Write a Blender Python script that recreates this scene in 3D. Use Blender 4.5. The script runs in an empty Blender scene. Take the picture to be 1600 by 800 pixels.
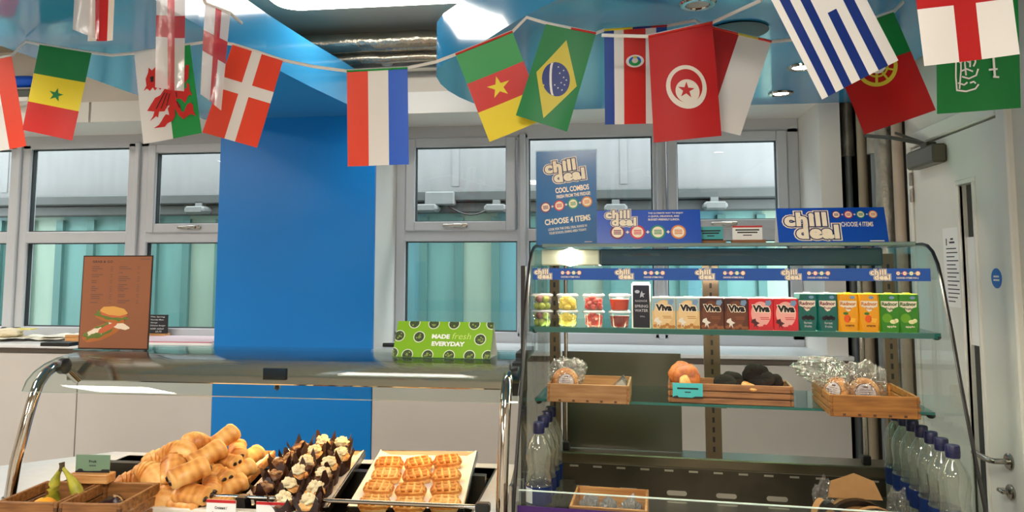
import bpy, bmesh, math, random
from mathutils import Vector, Matrix, noise
random.seed(7)
PI = math.pi
SC = bpy.context.scene
COL = SC.collection

# ------------------------------------------------------------------ camera
F_PX, PCX, PCY = 1155.0, 800.0, 317.0
PSI, TH = math.radians(7.4), math.radians(4.85)
EYE = Vector((0, 0, 1.6))
cam_data = bpy.data.cameras.new('camera'); cam = bpy.data.objects.new('camera', cam_data)
COL.objects.link(cam); SC.camera = cam
cam.location = EYE; cam.rotation_euler = (PI/2+TH, 0, PSI)
cam_data.sensor_width = 36.0; cam_data.lens = F_PX/1600*36; cam_data.shift_y = -(400-PCY)/1600
cam_data.clip_start = 0.02

# ------------------------------------------------------------------ world and exposure
w = bpy.data.worlds.new('overcast_sky'); SC.world = w; w.use_nodes = True
bg = w.node_tree.nodes['Background']; bg.inputs[0].default_value = (0.96, 0.975, 1.0, 1); bg.inputs[1].default_value = 7.5
SC.view_settings.view_transform = 'Standard'; SC.view_settings.look = 'None'
SC.view_settings.exposure = 0.0; SC.view_settings.gamma = 1.0; SC.view_settings.use_curve_mapping = False
LED_E, PANEL_E, HEAT_E, CASE_E = 13.0, 42.0, 16.0, 95.0
cy = SC.cycles
cy.use_denoising = True; cy.max_bounces = 8; cy.diffuse_bounces = 4; cy.glossy_bounces = 4
cy.transmission_bounces = 6; cy.transparent_max_bounces = 32; cy.caustics_reflective = False; cy.caustics_refractive = False
cy.sample_clamp_indirect = 4.0

# ------------------------------------------------------------------ pixel -> point (photo frame 1600x800)
_F = Vector((-math.sin(PSI)*math.cos(TH), math.cos(PSI)*math.cos(TH), math.sin(TH)))
_R = Vector((math.cos(PSI), math.sin(PSI), 0)); _U = _R.cross(_F)
def ray(u, v): return _F + _R*((u-PCX)/F_PX) + _U*((PCY-v)/F_PX)
def at(u, v, x=None, y=None, z=None, d=None):
    r = ray(u, v)
    t = (x-EYE.x)/r.x if x is not None else (y-EYE.y)/r.y if y is not None else (z-EYE.z)/r.z if z is not None else d
    return EYE + r*t
# frame of the chilled display case: turned 4 degrees
AL = math.radians(-4.0)
CO = Vector((0.33, 2.28, 0)); CX = Vector((math.cos(AL), math.sin(AL), 0)); CY = Vector((-math.sin(AL), math.cos(AL), 0))
def W(x, y, z): return CO + CX*x + CY*y + Vector((0, 0, z))
def ac(u, v, y=None, x=None, z=None):          # photo point -> case coordinates
    r = ray(u, v); q = EYE-CO
    if y is not None: t = (y - q.dot(CY))/r.dot(CY)
    elif x is not None: t = (x - q.dot(CX))/r.dot(CX)
    else: t = (z-EYE.z)/r.z
    p = q + r*t
    return Vector((p.dot(CX), p.dot(CY), p.z))

# ------------------------------------------------------------------ materials
def lin(c):
    return tuple(((v/255)/12.92 if v/255 <= .04045 else ((v/255+.055)/1.055)**2.4) for v in c)
MATS = {}
def mat(name, rgb, rough=.5, metal=0, var=0., scale=30, bump=0., bscale=60, spec=.5, dark=None, emit=0, stretch=None, coat=0):
    if name in MATS: return MATS[name]
    m = bpy.data.materials.new(name); m.use_nodes = True; nt = m.node_tree; N = nt.nodes; L = nt.links
    b = N['Principled BSDF']; c = lin(rgb)
    b.inputs['Base Color'].default_value = (*c, 1); b.inputs['Roughness'].default_value = rough
    b.inputs['Metallic'].default_value = metal; b.inputs['Specular IOR Level'].default_value = spec
    b.inputs['Coat Weight'].default_value = coat
    if emit:
        b.inputs['Emission Color'].default_value = (*c, 1); b.inputs['Emission Strength'].default_value = emit
    if var or bump:
        tc = N.new('ShaderNodeTexCoord'); mp = N.new('ShaderNodeMapping'); L.new(tc.outputs['Object'], mp.inputs[0])
        if stretch: mp.inputs['Scale'].default_value = stretch
    if var:
        n = N.new('ShaderNodeTexNoise'); n.inputs['Scale'].default_value = scale; n.inputs['Detail'].default_value = 4
        L.new(mp.outputs[0], n.inputs['Vector'])
        r = N.new('ShaderNodeValToRGB'); r.color_ramp.elements[0].position = .35; r.color_ramp.elements[1].position = .65
        lo = lin(dark) if dark else tuple(v*(1-var) for v in c)
        r.color_ramp.elements[0].color = (*lo, 1); r.color_ramp.elements[1].color = (*c, 1)
        L.new(n.outputs[0], r.inputs[0]); L.new(r.outputs[0], b.inputs['Base Color'])
    if bump:
        n2 = N.new('ShaderNodeTexNoise'); n2.inputs['Scale'].default_value = bscale; n2.inputs['Detail'].default_value = 3
        L.new(mp.outputs[0], n2.inputs['Vector'])
        bp = N.new('ShaderNodeBump'); bp.inputs['Strength'].default_value = bump; bp.inputs['Distance'].default_value = .01
        L.new(n2.outputs[0], bp.inputs['Height']); L.new(bp.outputs[0], b.inputs['Normal'])
    MATS[name] = m; return m
def glass(name, tint=(255, 255, 255), refl=1.0, rough=0.0, ior=1.45, haze=0.0, hazecol=(230, 230, 230), bump=0, bscale=40):
    if name in MATS: return MATS[name]
    m = bpy.data.materials.new(name); m.use_nodes = True; nt = m.node_tree; N = nt.nodes; L = nt.links
    N.remove(N['Principled BSDF']); out = N['Material Output']
    t = N.new('ShaderNodeBsdfTransparent'); t.inputs[0].default_value = (*lin(tint), 1)
    g = N.new('ShaderNodeBsdfGlossy'); g.inputs['Roughness'].default_value = rough
    fr = N.new('ShaderNodeLayerWeight'); fr.inputs[0].default_value = .5      # Schlick reflectance, the same from both sides of a sheet
    pw_ = N.new('ShaderNodeMath'); pw_.operation = 'POWER'; pw_.inputs[1].default_value = 5; L.new(fr.outputs['Facing'], pw_.inputs[0])
    ma = N.new('ShaderNodeMath'); ma.operation = 'MULTIPLY_ADD'; ma.inputs[1].default_value = .96; ma.inputs[2].default_value = .04; L.new(pw_.outputs[0], ma.inputs[0])
    mu = N.new('ShaderNodeMath'); mu.operation = 'MULTIPLY'; mu.inputs[1].default_value = refl; mu.use_clamp = True
    mx = N.new('ShaderNodeMixShader'); L.new(ma.outputs[0], mu.inputs[0]); L.new(mu.outputs[0], mx.inputs[0])
    if bump:
        tc = N.new('ShaderNodeTexCoord'); n2 = N.new('ShaderNodeTexNoise'); n2.inputs['Scale'].default_value = bscale
        L.new(tc.outputs['Object'], n2.inputs['Vector'])
        bp = N.new('ShaderNodeBump'); bp.inputs['Strength'].default_value = bump; bp.inputs['Distance'].default_value = .01
        L.new(n2.outputs[0], bp.inputs['Height']); L.new(bp.outputs[0], g.inputs['Normal']); L.new(bp.outputs[0], fr.inputs['Normal'])
    base = t.outputs[0]
    if haze:
        d = N.new('ShaderNodeBsdfTranslucent'); d.inputs[0].default_value = (*lin(hazecol), 1)
        d2 = N.new('ShaderNodeBsdfDiffuse'); d2.inputs[0].default_value = (*lin(hazecol), 1)
        a = N.new('ShaderNodeMixShader'); a.inputs[0].default_value = .5; L.new(d.outputs[0], a.inputs[1]); L.new(d2.outputs[0], a.inputs[2])
        h = N.new('ShaderNodeMixShader'); h.inputs[0].default_value = haze; L.new(base, h.inputs[1]); L.new(a.outputs[0], h.inputs[2]); base = h.outputs[0]
    L.new(base, mx.inputs[1]); L.new(g.outputs[0], mx.inputs[2]); L.new(mx.outputs[0], out.inputs[0])
    MATS[name] = m; return m
def wood(name, a, b, sc=8, st=(1, 12, 12), rough=.55):
    if name in MATS: return MATS[name]
    m = mat(name, b, rough, var=.3, scale=sc, dark=a, stretch=st, bump=.05, bscale=40); return m
def lamp_mat(name, rgb, e):
    m = bpy.data.materials.new(name); m.use_nodes = True; nt = m.node_tree
    nt.nodes.remove(nt.nodes['Principled BSDF']); em = nt.nodes.new('ShaderNodeEmission')
    em.inputs[0].default_value = (*lin(rgb), 1); em.inputs[1].default_value = e
    nt.links.new(em.outputs[0], nt.nodes['Material Output'].inputs[0]); return m

# ------------------------------------------------------------------ mesh builder
_tc = {}
def text_mesh(s, offset=0.0, shear=0.0, spacing=1.0):
    k = (s, offset, shear, spacing)
    if k in _tc: return _tc[k]
    cu = bpy.data.curves.new('lettering', 'FONT'); cu.body = s; cu.offset = offset; cu.shear = shear; cu.space_character = spacing
    cu.resolution_u = 3; cu.fill_mode = 'FRONT'
    ob = bpy.data.objects.new('lettering', cu); COL.objects.link(ob)
    dg = bpy.context.evaluated_depsgraph_get(); dg.update()
    me = bpy.data.meshes.new_from_object(ob.evaluated_get(dg))
    vs = [(v.co.x, v.co.y) for v in me.vertices]; fs = [tuple(p.vertices) for p in me.polygons]
    bpy.data.objects.remove(ob); bpy.data.curves.remove(cu); bpy.data.meshes.remove(me)
    x0 = min(v[0] for v in vs); x1 = max(v[0] for v in vs); y0 = min(v[1] for v in vs); y1 = max(v[1] for v in vs)
    _tc[k] = (vs, fs, x0, x1, y0, y1); return _tc[k]
class B:
    def __init__(s): s.bm = bmesh.new()
    def _face(s, vs, mi=0):
        try:
            f = s.bm.faces.new(vs); f.material_index = mi; return f
        except ValueError: return None
    def box(s, x0, x1, y0, y1, z0, z1, mi=0, bev=0, M=None, seg=1):
        r = bmesh.ops.create_cube(s.bm, size=1); vs = r['verts']
        for v in vs:
            v.co = Vector((x0+(v.co.x+.5)*(x1-x0), y0+(v.co.y+.5)*(y1-y0), z0+(v.co.z+.5)*(z1-z0)))
        es = list({e for v in vs for e in v.link_edges}); fs = list({f for v in vs for f in v.link_faces})
        for f in fs: f.material_index = mi
        if bev:
            rr = bmesh.ops.bevel(s.bm, geom=es, offset=bev, segments=seg, affect='EDGES', profile=.5)
            vs = list({v for f in rr['faces'] for v in f.verts} | {v for v in vs if v.is_valid})
            for f in rr['faces']: f.material_index = mi
        if M is not None:
            for v in vs: v.co = M @ v.co
        return s
    def poly(s, pts, mi=0): s._face([s.bm.verts.new(Vector(p)) for p in pts], mi); return s
    def prism(s, pts, a, b, axis='z', mi=0, mi_side=None, M=None):
        def mk(p, h):
            q = {'z': (p[0], p[1], h), 'y': (p[0], h, p[1]), 'x': (h, p[0], p[1])}[axis]
            q = Vector(q); return M @ q if M is not None else q
        A = [s.bm.verts.new(mk(p, a)) for p in pts]; C = [s.bm.verts.new(mk(p, b)) for p in pts]
        ms = mi if mi_side is None else mi_side
        s._face(A[::-1], mi); s._face(C, mi); n = len(pts)
        for i in range(n): s._face([A[i], A[(i+1) % n], C[(i+1) % n], C[i]], ms)
        return s
    def rings(s, rings, mi=0, caps=True, closed=False):
        V = [[s.bm.verts.new(Vector(p)) for p in r] for r in rings]; n = len(V[0])
        m = len(V)
        for i in range(m if closed else m-1):
            a, b = V[i], V[(i+1) % m]
            for j in range(n): s._face([a[j], a[(j+1) % n], b[(j+1) % n], b[j]], mi)
        if caps and not closed: s._face(V[0][::-1], mi); s._face(V[-1], mi)
        return s
    def lathe(s, prof, n=20, c=(0, 0, 0), mi=0, caps=True, M=None):
        R = []
        for r, z in prof:
            R.append([(M @ Vector((r*math.cos(2*PI*k/n), r*math.sin(2*PI*k/n), z)) if M is not None else
                       Vector((c[0]+r*math.cos(2*PI*k/n), c[1]+r*math.sin(2*PI*k/n), c[2]+z))) for k in range(n)])
        return s.rings(R, mi, caps)
    def tube(s, pts, r, n=8, mi=0, flat=None):
        P = [Vector(p) for p in pts]; R = []; up = Vector((0, 0, 1))
        for i, p in enumerate(P):
            t = (P[min(i+1, len(P)-1)]-P[max(i-1, 0)]).normalized()
            a = t.cross(up)
            if a.length < .05: a = t.cross(Vector((0, 1, 0)))
            a.normalize(); b = a.cross(t)
            rr = r[i] if isinstance(r, (list, tuple)) else r; r2 = flat if flat else rr
            R.append([p + a*rr*math.cos(2*PI*k/n) + b*r2*math.sin(2*PI*k/n) for k in range(n)])
        return s.rings(R, mi)
    def sph(s, c, r, mi=0, seg=12, ns=0, nscale=30, M=None):
        rr = (r, r, r) if isinstance(r, (int, float)) else r
        q = bmesh.ops.create_uvsphere(s.bm, u_segments=seg, v_segments=max(6, seg*2//3), radius=1)
        off = Vector((random.random()*9, random.random()*9, random.random()*9))
        for v in q['verts']:
            d = v.co.copy(); k = 1 + (ns*noise.noise(d*nscale + off) if ns else 0)
            p = Vector((d.x*rr[0]*k, d.y*rr[1]*k, d.z*rr[2]*k))
            v.co = (M @ p if M is not None else p) + Vector(c)
        for f in {f for v in q['verts'] for f in v.link_faces}: f.material_index = mi
        return s
    def text(s, t, M, wd, ht=None, mi=0, off=.015, shear=0, spacing=1.0, dz=0.0, ref=None):
        vs, fs, x0, x1, y0, y1 = text_mesh(t, off, shear, spacing)
        if ref is not None:                 # use the extents of the unthickened text so layers line up
            _, _, x0, x1, y0, y1 = text_mesh(t, ref, shear, spacing)
        kx = wd/(x1-x0); ky = ht/(y1-y0) if ht else kx
        V = [s.bm.verts.new(M @ Vector(((x-(x0+x1)/2)*kx, (y-(y0+y1)/2)*ky, dz))) for x, y in vs]
        for f in fs: s._face([V[i] for i in f], mi)
        return s
    def disc(s, M, r, mi=0, n=24, dz=0., rx=None):
        rx = rx or r
        return s.poly([M @ Vector((rx*math.cos(2*PI*k/n), r*math.sin(2*PI*k/n), dz)) for k in range(n)], mi)
    def rect(s, M, x0, x1, y0, y1, mi=0, dz=0.):
        return s.poly([M @ Vector(p) for p in ((x0, y0, dz), (x1, y0, dz), (x1, y1, dz), (x0, y1, dz))], mi)
    def build(s, name, mats, parent=None, smooth=False, loc=None, rz=None, recalc=False):
        if recalc: bmesh.ops.recalc_face_normals(s.bm, faces=s.bm.faces[:])
        me = bpy.data.meshes.new(name); s.bm.to_mesh(me); s.bm.free()
        for m in (mats if isinstance(mats, (list, tuple)) else [mats]): me.materials.append(m)
        if smooth:
            me.polygons.foreach_set('use_smooth', [True]*len(me.polygons))
            try: me.set_sharp_from_angle(angle=math.radians(40 if smooth is True else smooth))
            except Exception: pass
        o = bpy.data.objects.new(name, me); COL.objects.link(o)
        if parent is not None: o.parent = parent
        if loc is not None: o.location = loc
        if rz is not None: o.rotation_euler = (0, 0, rz)
        return o
def tag(o, label, cat, group=None):
    o['label'] = label; o['category'] = cat
    if group: o['group'] = group
    return o
def struct(o): o['kind'] = 'structure'; return o
def thing(name, label, cat, loc=(0, 0, 0), rz=0, group=None, M=None):
    o = bpy.data.objects.new(name, None); COL.objects.link(o); o.empty_display_size = .05
    if M is not None:
        o.location = M.to_translation(); o.rotation_euler = M.to_euler()
    else:
        o.location = loc; o.rotation_euler = (0, 0, rz)
    return tag(o, label, cat, group)
def dup(root, loc, rz=None, label=None, rot=None):
    r = root.copy(); COL.objects.link(r); r.location = loc
    if rz is not None: r.rotation_euler = (0, 0, rz)
    if rot is not None: r.rotation_euler = rot
    if label: r['label'] = label
    for ch in list(root.children):
        c = ch.copy(); COL.objects.link(c); c.parent = r
        for g in list(ch.children):
            d = g.copy(); COL.objects.link(d); d.parent = c
    return r
def FR(x, z, y=0., tilt=0., rot=0.):   # matrix of a plane facing -y: local x right, local y up; tilt leans it back, rot turns it in its plane
    return Matrix.Translation((x, y, z)) @ Matrix.Rotation(PI/2 - tilt, 4, 'X') @ Matrix.Rotation(rot, 4, 'Z')

# common materials
white = mat('white_paint', (226, 224, 219), .55)
wallm = mat('wall_paint', (206, 198, 186), .7, var=.06, scale=3)
ceilm = mat('ceiling_paint', (172, 160, 140), .8, var=.06, scale=2)
panelm = mat('grey_white_panel', (200, 195, 190), .4, var=.03, scale=4)
bluem = mat('blue_laminate', (0, 126, 212), .32, spec=.4)
raftm = mat('glossy_blue_raft', (54, 152, 208), .14, spec=.6, coat=.4)
upvc = mat('grey_white_upvc', (186, 190, 196), .35)
steel = mat('brushed_steel', (178, 172, 162), .24, 1, var=.1, scale=14, stretch=(1, 1, 30))
polished = mat('polished_steel', (196, 190, 182), .07, 1)
darksteel = mat('dark_steel', (88, 82, 70), .35, .75, var=.25, scale=10)
black = mat('black_plastic', (14, 14, 15), .4)
paper = mat('white_paper', (238, 236, 232), .8)
pinewood = wood('pine_wood', (176, 118, 62), (212, 160, 98))
darkwood = wood('stained_wood', (112, 70, 32), (158, 108, 58))
pane = glass('window_glass', (244, 250, 249), .5)
clear = glass('clear_glass', (247, 250, 248), 1.0)
shelfglass = glass('shelf_glass', (214, 240, 230), 1.1)
edgeglass = mat('green_glass_edge', (18, 92, 84), .1, spec=.8)
# ------------------------------------------------------------------ room shell
YW, YG, SILL, HEAD = 4.0, 4.42, 1.142, 2.455
XC0, XC1, XP0, XP1, XR = -2.225, -1.297, 1.103, 1.207, 1.32
def sbox(name, x0, x1, y0, y1, z0, z1, m, bev=0):
    return struct(B().box(x0, x1, y0, y1, z0, z1, bev=bev).build(name, m))
sbox('floor', -6, 1.5, -3.2, 4.6, -.1, 0, mat('grey_vinyl', (172, 168, 160), .5, var=.1, scale=4))
sbox('ceiling', -6, 1.5, -3.2, 4.6, 2.9, 3.0, ceilm)
sbox('wall_left', -6.1, -6, -3.2, 4.6, 0, 2.9, wallm)
sbox('wall_rear', -6, 1.5, -3.3, -3.2, 0, 2.9, wallm)
# back wall: bulkhead above the windows, panelling below
wb = B(); wb.box(-6, XP1, YW+.02, YG+.16, HEAD, 2.9); wb.box(-6, XP1, YW+.02, YG+.16, 0, SILL-.045)
wb.box(XP0, XP1, YW, YG+.16, SILL-.045, HEAD); wb.box(XC0, XC1, YW+.02, YG+.16, SILL-.045, HEAD); wb.box(XP1, 1.5, YG+.1, YG+.16, 0, 2.9)
struct(wb.build('wall_back', white))
sbox('trim_1', -6, -3.07, YW-.006, YW+.02, HEAD-.002, 2.575, white); sbox('trim_2', -3.055, XC0, YW-.006, YW+.02, HEAD-.002, 2.575, white)
sbox('trim_3', XC1, XP1, YW-.006, YW+.02, HEAD-.002, 2.575, white)
sbox('trim_4', -6, XP1, YW-.002, YW+.02, 2.575, 2.9, wallm)
# lower panels between the floor and the sill, one blue panel up to the soffit
sx = [-6, -4.3, -3.061, XC0]
for i in range(3): sbox('trim_%d' % (5+i), sx[i]+.004, sx[i+1]-.004, YW, YW+.02, 0, SILL-.055, panelm)
sbox('trim_8', XC1+.004, .02, YW, YW+.02, 0, SILL-.055, panelm)
sbox('trim_9', .03, XP1, YW, YW+.02, 0, SILL-.055, panelm)
sbox('wall_back_column', XC0, XC1, YW-.004, YW+.02, 0, HEAD, bluem)
sillm = mat('white_sill_laminate', (222, 224, 226), .3)
for i, (a, b) in enumerate(((-6, XC0), (XC1, XP1+.02))):
    s = sbox('windowsill', a, b, YW-.03, YG, SILL-.022, SILL, sillm, .004)
    B().box(a, b, YW-.005, YW+.03, SILL-.05, SILL-.022).build('edge_strip', mat('brown_edge', (92, 82, 74), .5), s)
# right wall with the service recess behind the pipes
wr = B(); wr.box(XR, XR+.1, -3.2, 2.60, 0, 2.9); wr.box(XR, XR+.1, 2.60, 3.40, 2.15, 2.9); wr.box(XR, XR+.1, 3.40, 3.46, 0, 2.9)
wr.box(XR+.085, XR+.1, 2.60, 3.40, 0, 2.15)
struct(wr.build('wall_right', mat('right_wall_paint', (214, 208, 196), .6, var=.05, scale=3)))
sbox('wall_recess', XR+.03, XR+.1, 3.46, YG+.12, 0, 2.9, mat('recess_painted_shade', (38, 33, 28), .9))  # shade of the recess is put into this near-black wall colour
sbox('wall_recess_back', XP1, XR+.05, YG+.08, YG+.1, 0, 2.9, mat('recess_painted_shade', (38, 33, 28), .9))

# ------------------------------------------------------------------ windows
def frame_bars(b, x0, x1, z0, z1, t, y0, y1, bev=.006):
    b.box(x0, x0+t, y0, y1, z0, z1, bev=bev); b.box(x1-t, x1, y0, y1, z0, z1, bev=bev)
    b.box(x0+t-.002, x1-t+.002, y0, y1, z0, z0+t, bev=bev); b.box(x0+t-.002, x1-t+.002, y0, y1, z1-t, z1, bev=bev)
darkseal = mat('dark_gasket', (40, 44, 46), .6)
def window(name, x0, x1, bays, label):
    """bays: list of (x0, x1, opening)"""
    r = bpy.data.objects.new(name, None); COL.objects.link(r); struct(r); r['label'] = label
    TR0, TR1, LO0, TOP1 = 1.747, 1.822, 1.205, 2.37
    f = B(); f.box(x0, x1, YG, YG+.07, LO0-.075, LO0, bev=.006); f.box(x0, x1, YG, YG+.07, TOP1, HEAD+.02, bev=.006)
    ed = sorted([x0] + [v for q in bays for v in q[:2]] + [x1])
    for i in range(0, len(ed), 2): f.box(ed[i], ed[i+1], YG, YG+.07, LO0-.03, TOP1+.03, bev=.006)
    for i in range(2, len(ed)-2, 2): f.box((ed[i]+ed[i+1])/2-.018, (ed[i]+ed[i+1])/2+.018, YG-.022, YG+.02, LO0-.03, TOP1+.03, bev=.006)
    for a, b, o in bays:
        f.box(a-.01, b+.01, YG, YG+.07, TR0, TR1, bev=.006)
    f.build('window_frame', upvc, r)
    for a, b, o in bays:
        g = B(); frame_bars(g, a-.006, b+.006, LO0-.006, TR0+.006, .012, YG+.02, YG+.05, 0); g.build('gasket', darkseal, r)
        B().box(a, b, YG+.03, YG+.036, LO0, TR0).build('pane', pane, r)
        if o:
            s = B(); frame_bars(s, a+.005, b-.005, TR1-.012, TOP1+.012, .058, YG-.028, YG+.045); so = s.build('opening_sash', upvc, r)
            g = B(); frame_bars(g, a+.057, b-.057, TR1+.040, TOP1-.040, .010, YG-.005, YG+.03, 0); g.build('gasket', darkseal, so)
            B().box(a+.06, b-.06, YG+.012, YG+.018, TR1+.045, TOP1-.045).build('pane', pane, so)
            xm = (a+b)/2
            h = B(); h.box(xm-.04, xm+.05, YG-.045, YG-.028, TR1+.008, TR1+.032, bev=.006)
            h.box(xm-.10, xm+.02, YG-.062, YG-.045, TR1+.012, TR1+.028, bev=.006); h.build('window_handle', steel, so, smooth=True)
        else:
            g = B(); frame_bars(g, a-.006, b+.006, TR1-.006, TOP1+.006, .012, YG+.02, YG+.05, 0); g.build('gasket', darkseal, r)
            B().box(a, b, YG+.03, YG+.036, TR1, TOP1).build('pane', pane, r)
window('window_1', -6, XC0, [(-5.9, -4.75, False), (-4.64, -3.95, False), (-3.80, -3.10, False), (-2.95, XC0-.04, True)], 'left window bank behind the menu board')
window('window_2', XC1+.0, XP0, [(-1.235, -.545, True), (-.473, .265, False), (.345, 1.035, True)], 'right window bank between the blue column and the pipes')

# ------------------------------------------------------------------ outside: turquoise cladding wall
YE = 6.0
e = B()
tq = [mat('cladding_turquoise', (98, 146, 144), .45, var=.12, scale=1.5, stretch=(6, 1, 1)), mat('cladding_pale_green', (140, 164, 150), .5, var=.1, scale=1.5, stretch=(6, 1, 1)),
      mat('cladding_blue_turquoise', (92, 144, 154), .45, var=.12, scale=1.5, stretch=(6, 1, 1)), mat('cladding_rib', (70, 114, 112), .5),
      mat('white_metal_fascia', (122, 122, 124), .5, var=.08, scale=3, stretch=(5, 1, .7)), mat('rain_gutter_grey', (72, 76, 76), .5, var=.15, scale=4)]
x = -8.1; i = 0; seq = [2, 0, 1, 0, 0, 2, 0, 1]
while x < 3.2:
    wd = .30
    e.box(x, x+wd, YE, YE+.1, -.2, 2.1, mi=seq[i % 8]); e.box(x-.045, x+.02, YE-.035, YE+.02, -.2, 2.0, mi=3)
    x += wd; i += 1
e.box(-8, 3.2, YE-.06, YE+.1, 2.2, 3.25, mi=4); e.box(-8, 3.2, YE-.16, YE+.1, 2.12, 2.205, mi=5, bev=.01); e.box(-8, 3.2, YE-.10, YE+.1, 2.03, 2.12, mi=5, bev=.01)
for q in range(-6, 3): e.box(q*1.37+.1, q*1.37+.16, YE-.066, YE-.06, 2.25, 3.25, mi=4)
struct(e.build('wall_exterior', tq))
sbox('ground', -9, 4, 4.6, 7, -.3, -.1, mat('tarmac', (90, 92, 92), .9))
fl_m = mat('floodlight_grey', (110, 112, 112), .5)
labs = ['grey floodlight under the gutter beyond the left windows', 'grey floodlight outside, left one beyond the window by the blue column', 'grey floodlight outside, right one beyond the window by the blue column',
        'small grey floodlight outside behind the tall blue poster bay', 'small grey floodlight outside beyond the rightmost window']
for lb, (u, v) in zip(labs, ((312, 325), (670, 322), (776, 322), (962, 322), (1116, 318))):
    p = at(u, v, y=YE-.14)
    t = thing('floodlight', lb, 'outdoor light', p, 0, 'floodlights outside')
    b = B(); b.box(-.09, .09, -.1, .06, -.05, .01, bev=.02); b.box(-.07, .07, -.105, -.098, -.04, 0); b.build('lamp_body', fl_m, t)
    B().box(-.03, .03, -.02, .1, .0, .05).build('bracket', fl_m, t)
p = at(690, 312, y=YE-.12)
tag(B().box(p.x-.12, p.x+.12, YE-.2, YE-.1, p.z-.05, p.z+.06, bev=.01).build('junction_box', fl_m), 'grey junction box on the gutter between two floodlights outside', 'electrical box')
a = at(700, 322, y=YE-.17); b_ = at(772, 322, y=YE-.17)
tag(B().tube([a.lerp(b_, k/8) + Vector((0, 0, -.07*math.sin(PI*k/8))) for k in range(9)], .008, 6).build('cable', black), 'dark cable sagging between two floodlights outside', 'cable')

# ------------------------------------------------------------------ blue ceiling rafts
b = B(); edge = [(-1.345, 4.0), (-1.36, 3.7), (-1.40, 3.3), (-1.425, 2.9), (-1.435, 2.4), (-1.43, 1.6), (-1.42, .4), (-2.33, .4), (-2.33, 4.0)]
b.prism(edge[::-1], 2.45, 2.665); struct(b.build('ceiling_raft', raftm))
bp = [(1.275, 4.0), (1.275, .9), (.55, 1.35), (.1, 1.95), (-.03, 2.14), (-.155, 2.31), (-.274, 2.448), (-.37, 2.58), (-.451, 2.70), (-.58, 2.86), (-.68, 2.99), (-.735, 3.1), (-.762, 3.21), (-.772, 3.34), (-.765, 3.48), (-.74, 3.62), (-.70, 3.75), (-.64, 3.88), (-.57, 3.99)]
b = B(); b.prism(bp[::-1], 2.45, 2.665); struct(b.build('ceiling_raft', raftm, smooth=25))
# LED ceiling lights
led = lamp_mat('led_diffuser_light', (255, 250, 240), LED_E); ledp = lamp_mat('panel_diffuser_light', (255, 247, 235), PANEL_E)
def rrect(x0, x1, y0, y1, r, n=6):
    P = []
    for cx, cy_, a0 in ((x1-r, y1-r, 0), (x0+r, y1-r, 90), (x0+r, y0+r, 180), (x1-r, y0+r, 270)):
        P += [(cx+r*math.cos(math.radians(a0+90*k/n)), cy_+r*math.sin(math.radians(a0+90*k/n))) for k in range(n+1)]
    return P
t = thing('ceiling_light', 'long white glowing ceiling light between the two blue ceiling rafts', 'ceiling light', (-1.06, 3.22, 2.9))
B().prism(rrect(-.51, .51, -.14, .14, .1), -.03, 0).build('housing', white, t)
B().prism(rrect(-.50, .50, -.13, .13, .1), -.06, -.03).build('diffuser', led, t)
for k, (px_, py_) in enumerate(((-4.4, 2.6), (-2.9, .9), (-.3, .3), (-4.4, .2), (-3.0, -1.4), (.5, -1.2), (-1.0, -2.3))):
    t = thing('ceiling_light', 'square white ceiling light panel behind the viewer', 'ceiling light', (px_, py_, 2.9), 0, 'ceiling light panels over the room')
    B().box(-.32, .32, -.32, .32, -.03, 0).build('housing', white, t); B().box(-.29, .29, -.29, .29, -.036, -.03).build('diffuser', ledp, t)
# foil ducts and sensor under the ceiling
foil = mat('foil_lagging', (176, 168, 152), .22, .9, var=.25, scale=12, bump=.5, bscale=26)
for lb, z, r, yy in (('fat foil-wrapped duct running along the ceiling above the windows', 2.815, .055, 3.82), ('thin foil-wrapped pipe below the fat ceiling duct', 2.735, .027, 3.86)):
    b = B(); b.tube([(-2.6+k*.1, yy, z+.003*math.sin(k*2.1)) for k in range(36)], [r*(1+.04*math.sin(k*1.7)) for k in range(36)], 14)
    tag(b.build('foil_duct', foil, smooth=True), lb, 'duct', 'foil pipes at the ceiling')
for lb, z, r, yy in (('thin grey conduit along the wall under the foil ducts', 2.688, .012, 3.93),):
    tag(B().tube([(-2.6+k*.3, yy, z) for k in range(13)], r, 8).build('conduit', mat('grey_conduit', (170, 164, 150), .4), smooth=True), lb, 'pipe')
p = at(605, 92, y=3.97)
t = thing('wall_sensor', 'small round white sensor on the beige wall below the foil duct', 'sensor', p)
B().box(-.045, .045, -.02, .03, .0, .045, bev=.006).build('mount', white, t)
B().lathe([(.042, 0), (.04, -.02), (.028, -.038), (.008, -.045)], 16).build('dome', white, t, smooth=True)
# downlights in the right raft
spot_e = lamp_mat('spot_lens_light', (255, 244, 220), 60.0)
for lb, (u, v) in (('chrome recessed downlight at the top edge above the red flags', (1090, 5)), ('chrome recessed downlight in the blue raft beside the striped flag, nearest the window', (1220, 145)), ('chrome recessed downlight half behind the blue and white striped flag', (1252, 104))):
    p = at(u, v, z=2.45); t = thing('downlight', lb, 'downlight', p, 0, 'downlights in the blue raft')
    B().lathe([(.036, -.001), (.040, -.008), (.055, -.008), (.06, -.001)], 24, caps=False).build('bezel', polished, t, smooth=True)
    B().lathe([(.037, -.004), (.001, -.004)], 24, caps=False).build('lens', spot_e if v > 50 else mat('frosted_lens', (190, 180, 165), .3), t)
p = at(1152, 47, z=2.45); t = thing('ceiling_speaker', 'round black opening in the blue raft behind the red and white flags', 'ceiling vent', p)
B().lathe([(.105, -.001), (.11, -.006), (.09, -.008), (.001, -.004)], 28).build('grille', black, t, smooth=True)

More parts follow.
